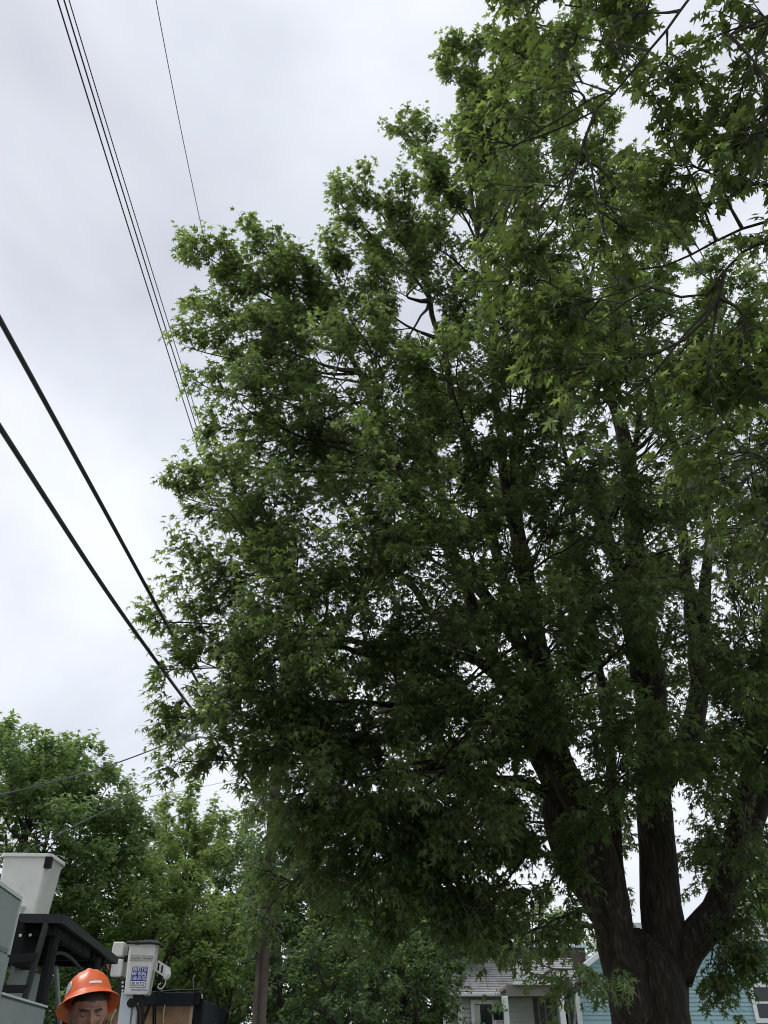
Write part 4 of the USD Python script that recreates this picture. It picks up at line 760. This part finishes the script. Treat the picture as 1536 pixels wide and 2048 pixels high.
def serif_text(text, height, depth):
    from shapely.geometry import LineString, Polygon
    from shapely import union_all, affinity
    out = []
    for i, ch in enumerate(text):
        parts = [LineString([(a, b), (c, d)]).buffer(w / 2 + 0.022, cap_style='flat') for a, b, c, d, w in (SERIF[ch] or [])]
        arc = lambda cx, cz, rx, rz, t0, t1, w: LineString([(cx + rx * math.cos(t), cz + rz * math.sin(t)) for t in np.linspace(t0, t1, 16)]).buffer(w / 2 + 0.02, cap_style='flat')
        if ch == 'S': parts += [arc(.33, .74, .22, .22, 0.5, 1.5 * PI, .10), arc(.33, .27, .24, .24, 0.5 * PI, -0.85 * PI, .10), LineString([(.56, .72), (.58, .98)]).buffer(.025), LineString([(.08, .02), (.1, .3)]).buffer(.025)]
        if ch == 'P': parts += [arc(.28, .74, .30, .23, -PI / 2, PI / 2, .09), LineString([(.14, .97), (.3, .97)]).buffer(.03), LineString([(.14, .51), (.3, .51)]).buffer(.03)]
        if ch == 'D': parts += [arc(.26, .5, .38, .47, -PI / 2, PI / 2, .10)]
        if ch == 'U': parts += [arc(.37, .3, .23, .27, PI, 2 * PI, .08)]
        out.append(affinity.translate(union_all(parts), i * 0.80, 0))
    sh = union_all(out); m = [trimesh.creation.extrude_polygon(p, depth / height, engine='earcut') for p in getattr(sh, 'geoms', [sh])]
    m = trimesh.util.concatenate(m); m.apply_scale(height); return m

def truck_b():
    Y = 20.0; c0 = at(267, 1988, Y)
    t = thing('bucket_truck', 'chip truck with the lettered white bucket and a plywood sided box', 'truck', (c0[0], c0[1], 0), 0)
    o = np.array([c0[0], c0[1], 0.0])
    lp = lambda px, py, y=0.0: at(px, py, Y + y) - o
    zb = lp(273, 1988)[2]; zt = lp(279, 1886)[2]; w = 0.585; h = zt - zb
    b, R = lift_bucket(t, np.array([0.0, 0.34, zb]), w, h, 0.86, 6.0)
    sh = np.eye(4); sh[0, 2] = -0.06; tip = trimesh.transformations.rotation_matrix(math.radians(-3.5), (0, 1, 0))
    # black cover drawn over the rim
    cov = m3.Manifold.batch_hull([m3.Manifold.sphere(0.035, 12).translate((sx * (w / 2 + .03), sy * (w / 2 + .03), h + 0.0)) for sx in (-1, 1) for sy in (-1, 1)] + [m3.Manifold.sphere(0.05, 12).translate((0.12, 0, h + 0.06))])
    cv = trimesh.Trimesh(*MB().add(cov.refine_to_length(0.06)).get()); cv.vertices += (meshkit.fbm(cv.vertices * 9, 3)[:, None] - 0.5) * [0.02, 0.02, 0.05]
    obj('bucket_cover', MB().add(cv, R).get(), 'black_cover', b, smooth=50)
    # signs on its front face: the face leans out towards the top
    slope = (w / 2 * (1 - 0.86)) / (h - 0.06); face = lambda x, z, d=0.0: R[:3, :3] @ np.array([x, -(w / 2 * 0.86) - slope * (z - 0.04) - 0.004 - d, z]) + R[:3, 3]
    def plate(x0, x1, z0, z1, d0, d1):
        v = np.array([face(x, z, d) for d in (d0, d1) for x, z in ((x0, z0), (x1, z0), (x1, z1), (x0, z1))]); m = trimesh.convex.convex_hull(v); return m
    def letter(m, x0, x1, z0, z1, d, bl=0.0015):
        lo, hi = m.bounds; v = m.vertices; X = x0 + (v[:, 0] - lo[0]) / (hi[0] - lo[0]) * (x1 - x0); Z = z0 + (v[:, 1] - lo[1]) / (hi[1] - lo[1]) * (z1 - z0); dd = d + (v[:, 2] - lo[2]) / (hi[2] - lo[2]) * bl
        m.vertices = np.array([face(a, z, q) for a, z, q in zip(X, Z, dd)]); return m
    zz = lambda py: (lp(280, py)[2] - zb)
    xx = lambda px, py: lp(px, py)[0] * 0.98
    P = lambda zx, zy: (210 + zx / 7.314, 1860 + zy / 7.314)
    def span(a, b_, c_, d_):                       # corners in the enlarged view of the photograph
        (pa, qa), (pb, qb) = P(a, b_), P(c_, d_); return xx(pa, qa), xx(pb, qa), zz(qb), zz(qa)
    x0, x1, z0, z1 = span(352, 372, 668, 450)
    obj('name_frame', MB().add(plate(x0, x1, z0, z0 + .008, 0, .002)).add(plate(x0, x1, z1 - .008, z1, 0, .002)).add(plate(x0, x0 + .008, z0, z1, 0, .0025)).add(plate(x1 - .008, x1, z0, z1, 0, .0025)).get(), 'decal_black', b)
    obj('lettering', letter(serif_text('ASPLUNDH', 0.1, 0.002), x0 + .022, x1 - .022, z0 + .03, z1 - .03, 0.0), 'decal_black', b)
    x0, x1, z0, z1 = span(372, 532, 600, 835)
    obj('sign_panel', plate(x0, x1, z0, z1, 0, 0.002), 'decal_blue', b)
    H = z1 - z0; bd = x1 - x0
    zA = z0 + H * 0.30
    obj('number_panel', plate(x0 + .012, x1 - .012, z0 + .012, zA, .002, .0035), 'decal_white', b)
    for txt, a, e, f0, f1, mt, d in (('SAFETY IS', .80, .97, .04, .96, 'decal_white', .002), ('MY GOAL', .58, .76, .04, .96, 'decal_white', .002), ('1-888-559-7233', .35, .53, .03, .97, 'decal_white', .002), ('BU532', .07, .265, .10, .90, 'decal_black', .0035)):
        obj('lettering', letter(meshkit.text_mesh(txt, 0.1, 0.002, True), x0 + bd * f0, x0 + bd * f1, z0 + H * a, z0 + H * e, d), mt, b)
    x0, x1, z0, z1 = span(350, 858, 585, 886)
    obj('lettering', letter(meshkit.text_mesh('FOR COMPETITION', 0.1, 0.002), x0, x1, z0, z1, 0.0), 'decal_blue', b)
    # control boxes beside the bucket
    a, e = lp(223, 1913, .3), lp(250, 1884, .3)
    obj('control_box', box(a[0], e[0], .25, .65, a[2], e[2], 0.02), 'white_fibreglass', t, smooth=30)
    a, e = lp(221, 1954, .3), lp(249, 1919, .3)
    obj('control_box', box(a[0], e[0], .22, .62, a[2], e[2], 0.02), 'white_paint', t, smooth=30)
    obj('latch', box(lp(244, 1912)[0], lp(250, 1912)[0], 0.18, 0.24, lp(246, 1922)[2], lp(246, 1909)[2]), 'black_steel', t)
    obj('hose', tube(spline([lp(222, 1922, .2), lp(217, 1935, .2), lp(219, 1960, .25), lp(214, 1985, .3), lp(205, 2050, .4)], 18), 0.018, 6), 'black_rubber', t)
    obj('warning_tape', tube(spline([lp(219, 1920, .1), lp(216, 1928, .1), lp(218, 1938, .1)], 8), [0.02, 0.035, 0.03, 0.035, 0.03, 0.02, 0.02, 0.015], 6), 'red_tape', t)
    obj('manifold_block', box(lp(226, 1975)[0], lp(246, 1975)[0], .25, .5, lp(236, 1992)[2], lp(236, 1957)[2], 0.02), 'dark_steel', t)
    for k in range(4):
        sp = cyl(0.02, 0.05, 10); sp.apply_transform(trimesh.transformations.rotation_matrix(PI / 2, (1, 0, 0))); sp.apply_translation(lp(245.5, 1965 + 8 * k, .15)); obj('valve', sp, 'white_paint', t, smooth=40)
    # jib bracket at the right with its white knob
    j0, j1 = lp(312, 1930, .3), lp(336, 1946, .3)
    obj('jib_arm', beam(j0, j1, 0.10, 0.2), 'white_paint', t)
    for k in (0.25, 0.55):
        q = j0 + (j1 - j0) * k; obj('slot', box(q[0] - 0.018, q[0] + 0.018, q[1] - 0.056, q[1] - 0.051, q[2] - 0.07, q[2] + 0.07), 'black_steel', t)
    kn = trimesh.creation.icosphere(3, 0.085); kn.apply_scale((1, 1, 1.25)); kn.apply_translation(lp(334, 1949, .25)); obj('jib_knob', kn, 'white_fibreglass', t, smooth=True)
    obj('jib_loop', tube(spline([lp(331, 1955, .3), lp(328, 1972, .3), lp(321, 1978, .3), lp(317, 1976, .3), lp(322, 1966, .3)], 14), 0.014, 6), 'white_paint', t)
    obj('jib_base', box(lp(308, 1965)[0], lp(314, 1965)[0], .3, .4, lp(312, 1988)[2], lp(312, 1940)[2]), 'black_steel', t)
    # boom post under the bucket, sheave, hoses
    p, q = lp(257, 1985, .34), lp(255, 2052, .34); q2 = q + (q - p) * 3.0
    bw = 0.15
    obj('boom', MB().add(beam((lp(257.5, 1985, .34)[0], .34, p[2]), (lp(253, 2052, .34)[0], .34, q[2] - 1.2), 0.25, 0.24, (0, 1, 0))).get(), 'blue_white_paint', t)
    obj('boom_link', MB().add(beam((lp(274, 2000, .34)[0], .30, lp(274, 2003)[2]), (lp(271, 2052, .34)[0], .30, q[2] - 1.2), 0.07, 0.1, (0, 1, 0))).get(), 'blue_white_paint', t)
    s = cyl(0.085, 0.06, 28); s.apply_transform(trimesh.transformations.rotation_matrix(PI / 2, (1, 0, 0))); s.apply_translation(lp(262.5, 2006, .18)); sv = obj('sheave', s, 'black_rubber', t, smooth=40)
    s = trimesh.creation.annulus(0.05, 0.06, 0.065, sections=24); s.apply_transform(trimesh.transformations.rotation_matrix(PI / 2, (1, 0, 0))); s.apply_translation(lp(262.5, 2006, .18)); obj('sheave_rim', s, 'dark_steel', sv, smooth=40)
    s = cyl(0.10, 0.12, 24); s.apply_transform(trimesh.transformations.rotation_matrix(PI / 2, (1, 0, 0))); s.apply_translation(lp(278, 1994, .2)); obj('pivot', s, 'black_steel', t, smooth=40)
    obj('hose', tube(spline([lp(264, 2000, .15), lp(273, 2010, .14), lp(277, 2030, .16), lp(277, 2070, .2)], 14), 0.026, 7), 'black_rubber', t)
    obj('hose', tube(spline([lp(281, 1996, .18), lp(285, 2020, .16), lp(281, 2070, .2)], 12), 0.045, 7), 'black_rubber', t)
    # chip box: dark steel frame and plywood side
    yb = 1.6
    f0, f1 = lp(312, 1984, yb), lp(386, 2011, yb)
    obj('frame_beam', box(f0[0] - 1.3, f1[0], yb, yb + 0.12, f1[2], f0[2], 0.01), 'dark_box', t)
    obj('top_rail', tube([lp(305, 1985, yb - .1), lp(345, 1981, yb - .1), lp(408, 1979, yb - .1)], 0.02, 6), 'dark_steel', t)
    obj('plywood_panel', box(lp(215, 2015, yb)[0], lp(379, 2015, yb)[0], yb + 0.14, yb + 0.165, 0.7, lp(300, 2010, yb)[2]), 'plywood', t)
    obj('panel_edge', box(lp(379, 2015, yb)[0], lp(384, 2015, yb)[0], yb + 0.12, yb + 0.17, 0.7, lp(300, 2010, yb)[2]), 'rope', t)
    for px in (307, 311): obj('upright', bar(lp(px, 2008, yb - .05), lp(px - 1, 2070, yb - .05), 0.022, 6), 'black_steel', t)
    obj('strut', beam(lp(300, 2008, yb - .1), lp(283, 2052, yb - .1), 0.04, 0.06), 'black_steel', t)
    obj('rope', tube(spline([lp(330, 2010, yb - .02), lp(328, 2022, yb), lp(327, 2046, yb)], 10), 0.013, 5), 'rope', t)
    obj('rope', tube(spline([lp(233, 2018, yb - .2), lp(226, 2030, yb - .2), lp(222, 2060, yb - .2)], 10), 0.013, 5), 'rope', t)
    obj('rear_post', MB().add(box(lp(391, 2020, yb)[0], lp(404, 2020, yb)[0], yb, yb + 0.16, 0.6, lp(398, 1990, yb)[2])).get(), 'black_steel', t)
    for py in (1991, 1995):
        sp = trimesh.creation.icosphere(1, 0.02); sp.apply_translation(lp(404, py, yb - .02)); obj('reflector', sp, 'decal_white', t)
    obj('antenna', tube([lp(387, 1982, yb), lp(386, 1957, yb), lp(390.5, 1949, yb)], [0.006, 0.006, 0.012], 5), 'galvanised', t)
    obj('bracket', box(lp(388, 2005, yb)[0], lp(400, 2005, yb)[0], yb - 0.1, yb, lp(395, 2012, yb)[2], lp(395, 1984, yb)[2], 0.02), 'black_steel', t)
    x0, x1 = lp(200, 2015, yb)[0], f1[0] + 0.2
    obj('chip_box', box(x0 - 1.0, x1, yb + 0.3, yb + 4.0, 0.75, lp(300, 1998, yb)[2], 0.03), 'dark_box', t)
    obj('chassis', box(x0 - .4, x1 - .6, -0.2, yb + 6.2, 0.5, 0.74), 'black_steel', t)
    obj('cab', prism([(x0 - .8, .75), (x1, .75), (x1, 1.4), (x1 - .2, 2.1), (x0 - .6, 2.1), (x0 - .8, 1.4)], yb + 4.2, yb + 5.8), 'white_paint', t)
    for x in (x0 - .6, x1 - .15):
        for y in (yb + 0.9, yb + 5.2):
            wv = cyl(0.48, 0.3, 28); wv.apply_transform(trimesh.transformations.rotation_matrix(PI / 2, (0, 1, 0))); wv.apply_translation((x, y, 0.48)); ww = obj('wheel', wv, 'black_rubber', t, smooth=40)
            wv = cyl(0.26, 0.32, 20); wv.apply_transform(trimesh.transformations.rotation_matrix(PI / 2, (0, 1, 0))); wv.apply_translation((x, y, 0.48)); obj('rim', wv, 'white_paint', ww, smooth=40)
truck_b()

# ------------------------------------------------------------------ the worker
def worker():
    Y = 4.5; eye = at(165, 2021, Y); o = np.array([eye[0], eye[1], 0.0])
    t = thing('person', 'person in an orange full-brim hard hat looking down, beside the grey truck', 'person', o)
    ez = eye[2]; S = lambda c, r: m3.Manifold.sphere(r, 24).translate(tuple(map(float, c)))
    def bone(a, ra, b, rb): return m3.Manifold.batch_hull([S(a, ra), S(b, rb)])
    hc = np.array([0.0, 0.095, ez])                                  # head centre, the face towards -y
    J = dict(neck=(0, 0.11, ez - 0.16), chest=(0, 0.10, ez - 0.36), hip=(0, 0.10, ez - 0.72))
    parts = []
    for sx in (-1, 1):
        sh = (sx * 0.185, 0.10, ez - 0.25); el = (sx * 0.24, 0.12, ez - 0.54); wr = (sx * 0.23, -0.02, ez - 0.78)
        hp = (sx * 0.09, 0.10, ez - 0.76); kn = (sx * 0.11, 0.06, 0.48); an = (sx * 0.12, 0.10, 0.09)
        parts += [bone(sh, 0.062, el, 0.045), bone(el, 0.043, wr, 0.028), bone(hp, 0.095, kn, 0.062), bone(kn, 0.06, an, 0.042), bone(an, 0.045, (sx * 0.13, -0.06, 0.045), 0.042),
                  bone((0, .1, ez - .27), 0.075, sh, 0.062)]
        pc = np.array(wr) + [0, -0.03, -0.06]; parts.append(m3.Manifold.batch_hull([S(wr, 0.025), S(pc + [0, -.03, 0], 0.018), S(pc + [0, .03, 0], 0.018), S(pc + [0, 0, -.03], .018)]))
        for k, (dy, ln) in enumerate(((-.032, .055), (-.011, .065), (.010, .06), (.031, .05))):
            a = pc + [0, dy, -0.03]; bq = a + [-sx * .008, dy * .2, -ln * .55]; cq = bq + [-sx * .02, -.005, -ln * .5]; parts += [bone(a, .0095, bq, .009), bone(bq, .009, cq, .008)]
        a = pc + [-sx * .01, -.03, .01]; bq = a + [-sx * .015, -.03, -.03]; parts += [bone(a, .012, bq, .010), bone(bq, .010, bq + np.array([0, -.005, -.028]), .009)]
    parts += [m3.Manifold.batch_hull([S((-.13, .1, ez - .3), .09), S((.13, .1, ez - .3), .09), S((0, .09, ez - .5), .12), S((-.07, .1, ez - .52), .1), S((.07, .1, ez - .52), .1)]),
              m3.Manifold.batch_hull([S((-.07, .1, ez - .52), .1), S((.07, .1, ez - .52), .1), S((-.08, .1, ez - .74), .105), S((.08, .1, ez - .74), .105)]),
              bone((0, .115, ez - .08), .058, (0, .11, ez - .24), .066)]
    body = m3.Manifold.batch_boolean(parts, m3.OpType.Add).refine_to_length(0.02)
    bm = trimesh.Trimesh(*MB().add(body).get(), process=True); trimesh.smoothing.filter_taubin(bm, iterations=12)
    # head: a shaped ellipsoid, in its own frame, tilted and turned
    hd = trimesh.creation.icosphere(5, 1.0); v = hd.vertices
    x, y, z = v[:, 0].copy(), v[:, 1].copy(), v[:, 2].copy()
    jaw = np.clip(-z, 0, 1)
    X = x * 0.082 * (1 - 0.30 * jaw ** 1.5); Yv = y * 0.098 * (1 - 0.12 * jaw); Z = z * 0.125
    G = lambda cx, cz, sx, sz: np.exp(-((X - cx) / sx) ** 2 - ((Z - cz) / sz) ** 2) * (y < 0)
    push = 0.006 * G(0, -0.02, .05, .05) + 0.004 * G(0, .016, .008, .008) - 0.0035 * G(.006, .03, .003, .012) - 0.003 * G(-.007, .03, .003, .011) - 0.002 * G(0, .045, .04, .003) - 0.002 * G(0, .056, .04, .003)
    for s_ in (-1, 1):
        push += 0.013 * G(s_ * .030, 0.019, .022, .008) - 0.019 * G(s_ * .032, -0.001, .018, .012) + 0.006 * G(s_ * .045, -.035, .022, .018)
        push += 0.006 * G(s_ * .031, -0.004, .011, .0055) + 0.007 * G(s_ * .017, -.047, .008, .008) - 0.002 * G(s_ * .030, -.05, .007, .02)
    push += 0.013 * G(0, 0.0, .0085, .02) + 0.028 * G(0, -.040, .012, .016) + 0.012 * G(0, -.022, .010, .022) + 0.008 * G(0, -.068, .024, .005) + 0.008 * G(0, -.079, .021, .006) - 0.006 * G(0, -.0735, .024, .0025) + 0.01 * G(0, -.108, .022, .014)
    Yv -= push
    hv = np.stack([X, Yv, Z], 1)
    hd = trimesh.Trimesh(hv, hd.faces, process=False)
    T = np.eye(4); Rz = trimesh.transformations.rotation_matrix; T = trimesh.transformations.translation_matrix(hc) @ Rz(math.radians(-4), (0, 1, 0)) @ Rz(math.radians(24), (0, 0, 1)) @ Rz(math.radians(8), (1, 0, 0))
    # ears
    hm = MB().add(hd, T)
    for s_ in (-1, 1):
        e = trimesh.creation.icosphere(2, 1.0); e.apply_scale((0.012, 0.024, 0.034)); e.apply_translation((s_ * 0.079, 0.012, -0.018)); hm.add(e, T)
    hm.add(bm)
    bd = obj('body', hm.get(), 'skin', t, smooth=True)
    for s_ in (-1, 1):
        e = trimesh.creation.icosphere(3, 0.0125); e.apply_translation((s_ * .032, -0.0735, -0.004)); obj('eye', MB().add(e, T).get(), 'eye_white', bd, smooth=True)
        lid = trimesh.creation.icosphere(4, 0.0140); lid.apply_scale((1.15, 1, 1)); lid.apply_translation((s_ * .032, -0.0738, -0.004)); obj('eyelid', MB().add(lid.slice_plane((0, -0.08, -0.0105), (0, -.1, 1)), T).get(), 'skin', bd, smooth=True)
        a_ = np.linspace(-1, 1, 9); la = np.stack([s_ * .032 + a_ * .0135, -0.0738 - 0.0118 * np.sqrt(np.clip(1 - (a_ * .93) ** 2, 0, 1)) - .001, -0.0118 + 0.004 * a_ ** 2], 1)
        obj('eyelash', MB().add(tube(la, [.0004, .0012, .0016, .0017, .0017, .0017, .0016, .0012, .0004], 6), T).get(), 'hair', bd, smooth=True)
        br = tube(spline([(s_ * .012, -.0995, .011), (s_ * .030, -.0985, .0165), (s_ * .052, -.081, .012)], 10), [.003, .0042, .0046, .0048, .0048, .0046, .0042, .0036, .0028, .001], 8)
        obj('eyebrow', MB().add(br, T).get(), 'hair', bd, smooth=True)
    # hair: a cap under the helmet
    hr = trimesh.creation.icosphere(4, 1.0); q = hr.vertices * [0.0825, 0.104, 0.128]; q[:, 1] += 0.004
    keep = (q[hr.faces].mean(1)[:, 2] > 0.048 - 0.55 * np.clip(q[hr.faces].mean(1)[:, 1] + 0.05, 0, 0.19)) & (np.abs(q[hr.faces].mean(1)[:, 0]) >= 0)
    hair = trimesh.Trimesh(q, hr.faces[keep], process=False); hair.remove_unreferenced_vertices(); obj('hair', MB().add(hair, T).get(), 'hair', t, smooth=True)
    # clothes
    sh = m3.Manifold.batch_boolean([m3.Manifold.batch_hull([S((-.13, .1, ez - .3), .105), S((.13, .1, ez - .3), .105), S((-.08, .1, ez - .52), .12), S((.08, .1, ez - .52), .12)]),
                                    m3.Manifold.batch_hull([S((-.08, .1, ez - .52), .12), S((.08, .1, ez - .52), .12), S((-.09, .1, ez - .74), .122), S((.09, .1, ez - .74), .122)])]
                                   + [bone((sx * .15, .1, ez - .26), .088, (sx * 0.225, .115, ez - .46), .068) for sx in (-1, 1)], m3.OpType.Add) - m3.Manifold.cylinder(0.3, 0.075, 0.085, 24).translate((0, .11, ez - .26))
    sm = trimesh.Trimesh(*MB().add(sh.refine_to_length(.025)).get(), process=True); trimesh.smoothing.filter_taubin(sm, iterations=8); obj('shirt', sm, 'shirt', t, smooth=True)
    tr = m3.Manifold.batch_boolean([m3.Manifold.batch_hull([S((-.09, .1, ez - .74), .115), S((.09, .1, ez - .74), .115), S((-.09, .1, ez - .84), .11), S((.09, .1, ez - .84), .11)])]
                                   + [x_ for sx in (-1, 1) for x_ in (bone((sx * .09, .1, ez - .8), .112, (sx * .11, .06, .48), .085), bone((sx * .11, .06, .48), .085, (sx * .12, .1, .12), .075))], m3.OpType.Add)
    tm = trimesh.Trimesh(*MB().add(tr.refine_to_length(.03)).get(), process=True); trimesh.smoothing.filter_taubin(tm, iterations=8); obj('trousers', tm, 'trousers', t, smooth=True)
    for sx in (-1, 1): obj('boot', MB().add(m3.Manifold.batch_hull([S((sx * .12, .10, .16), .062), S((sx * .12, .12, .055), .055), S((sx * .135, -.09, .05), .048)])).get(), 'boots', t, smooth=True)
    # hard hat with a full brim
    TH = trimesh.transformations.translation_matrix(hc + [0.0, 0.0, 0.0]) @ Rz(math.radians(-11), (0, 1, 0)) @ Rz(math.radians(20), (0, 0, 1)) @ Rz(math.radians(-15), (1, 0, 0)) @ trimesh.transformations.translation_matrix((0, 0.008, 0.052))
    prof = [(0.000, 0.128), (0.03, 0.126), (0.06, 0.116), (0.085, 0.098), (0.103, 0.072), (0.113, 0.040), (0.118, 0.012), (0.122, 0.004), (0.140, -0.006), (0.155, -0.016), (0.1575, -0.021), (0.155, -0.022), (0.138, -0.012), (0.119, -0.003), (0.112, 0.008), (0.108, 0.040), (0.097, 0.072), (0.08, 0.094), (0.055, 0.110), (0.0, 0.121)]
    hm_ = trimesh.creation.revolve(prof, sections=72); q = hm_.vertices.copy(); th = np.arctan2(q[:, 0], q[:, 1]); rr = np.hypot(q[:, 0], q[:, 1])
    q[:, 1] *= 1.10; q[:, 0] *= 0.93
    ridge = np.exp(-(q[:, 0] / 0.014) ** 2) * np.clip((q[:, 2] - 0.03) / 0.06, 0, 1) * 0.008
    side_r = sum(np.exp(-((q[:, 0] - sx * .042) / 0.008) ** 2) for sx in (-1, 1)) * np.clip((q[:, 2] - 0.055) / 0.05, 0, 1) * 0.003
    q[:, 2] += ridge + side_r; front = np.clip(-q[:, 1] / 0.17, -1, 1); q[:, 2] -= np.where(rr > 0.125, 0.010 * np.abs(front), 0)
    hat = thing('hard_hat', 'orange full-brim hard hat with a round sticker, worn tilted on the head', 'hard hat', o)
    obj('shell', MB().add((q, hm_.faces), TH).get(), 'helmet_orange', hat, smooth=50)
    def on_shell(az, h0, dw, dh, off, n=14, round_=True, m=8):
        """A sticker that follows the shell, az degrees from the front."""
        P = []; zs_, rs_ = np.array([p[1] for p in prof[:7]])[::-1], np.array([p[0] for p in prof[:7]])[::-1]
        pts, fc = [(0, 0)], []
        if round_:
            for ring in (0.5, 1.0):
                pts += [(ring * dw * math.cos(a), ring * dh * math.sin(a)) for a in np.linspace(0, 2 * PI, 24, endpoint=False)]
            fc = [[0, 1 + k, 1 + (k + 1) % 24] for k in range(24)] + [f_ for k in range(24) for f_ in ([1 + k, 25 + k, 25 + (k + 1) % 24], [1 + k, 25 + (k + 1) % 24, 1 + (k + 1) % 24])]
        else:
            g_ = [(dw * (2 * i / m - 1), dh * (2 * j - 1)) for i in range(m + 1) for j in (0, 1)]; pts = g_; fc = [f_ for i in range(m) for f_ in ([2 * i, 2 * i + 2, 2 * i + 3], [2 * i, 2 * i + 3, 2 * i + 1])]
        for a, h in pts:
            zz = h0 + h; r = np.interp(zz, zs_, rs_) + off; an = math.radians(az) + a / 0.11
            P.append((r * math.sin(an) * .93, -r * math.cos(an) * 1.10, zz))
        return np.array(P), np.array(fc)
    st = obj('sticker', MB().add(on_shell(-62, 0.054, 0.024, 0.028, 0.0025), TH).get(), 'decal_white', hat)
    obj('sticker_print', MB().add(on_shell(-62, 0.052, 0.017, 0.020, 0.0035), TH).get(), 'sticker_blue', st)
    obj('name_strip', MB().add(on_shell(14, 0.031, 0.030, 0.0055, 0.0025, round_=False), TH).get(), 'decal_white', hat)
    obj('slot_clip', MB().add(box(0.100, 0.116, -0.02, 0.02, 0.004, 0.020, 0.003), TH).get(), 'helmet_orange', hat)
worker()
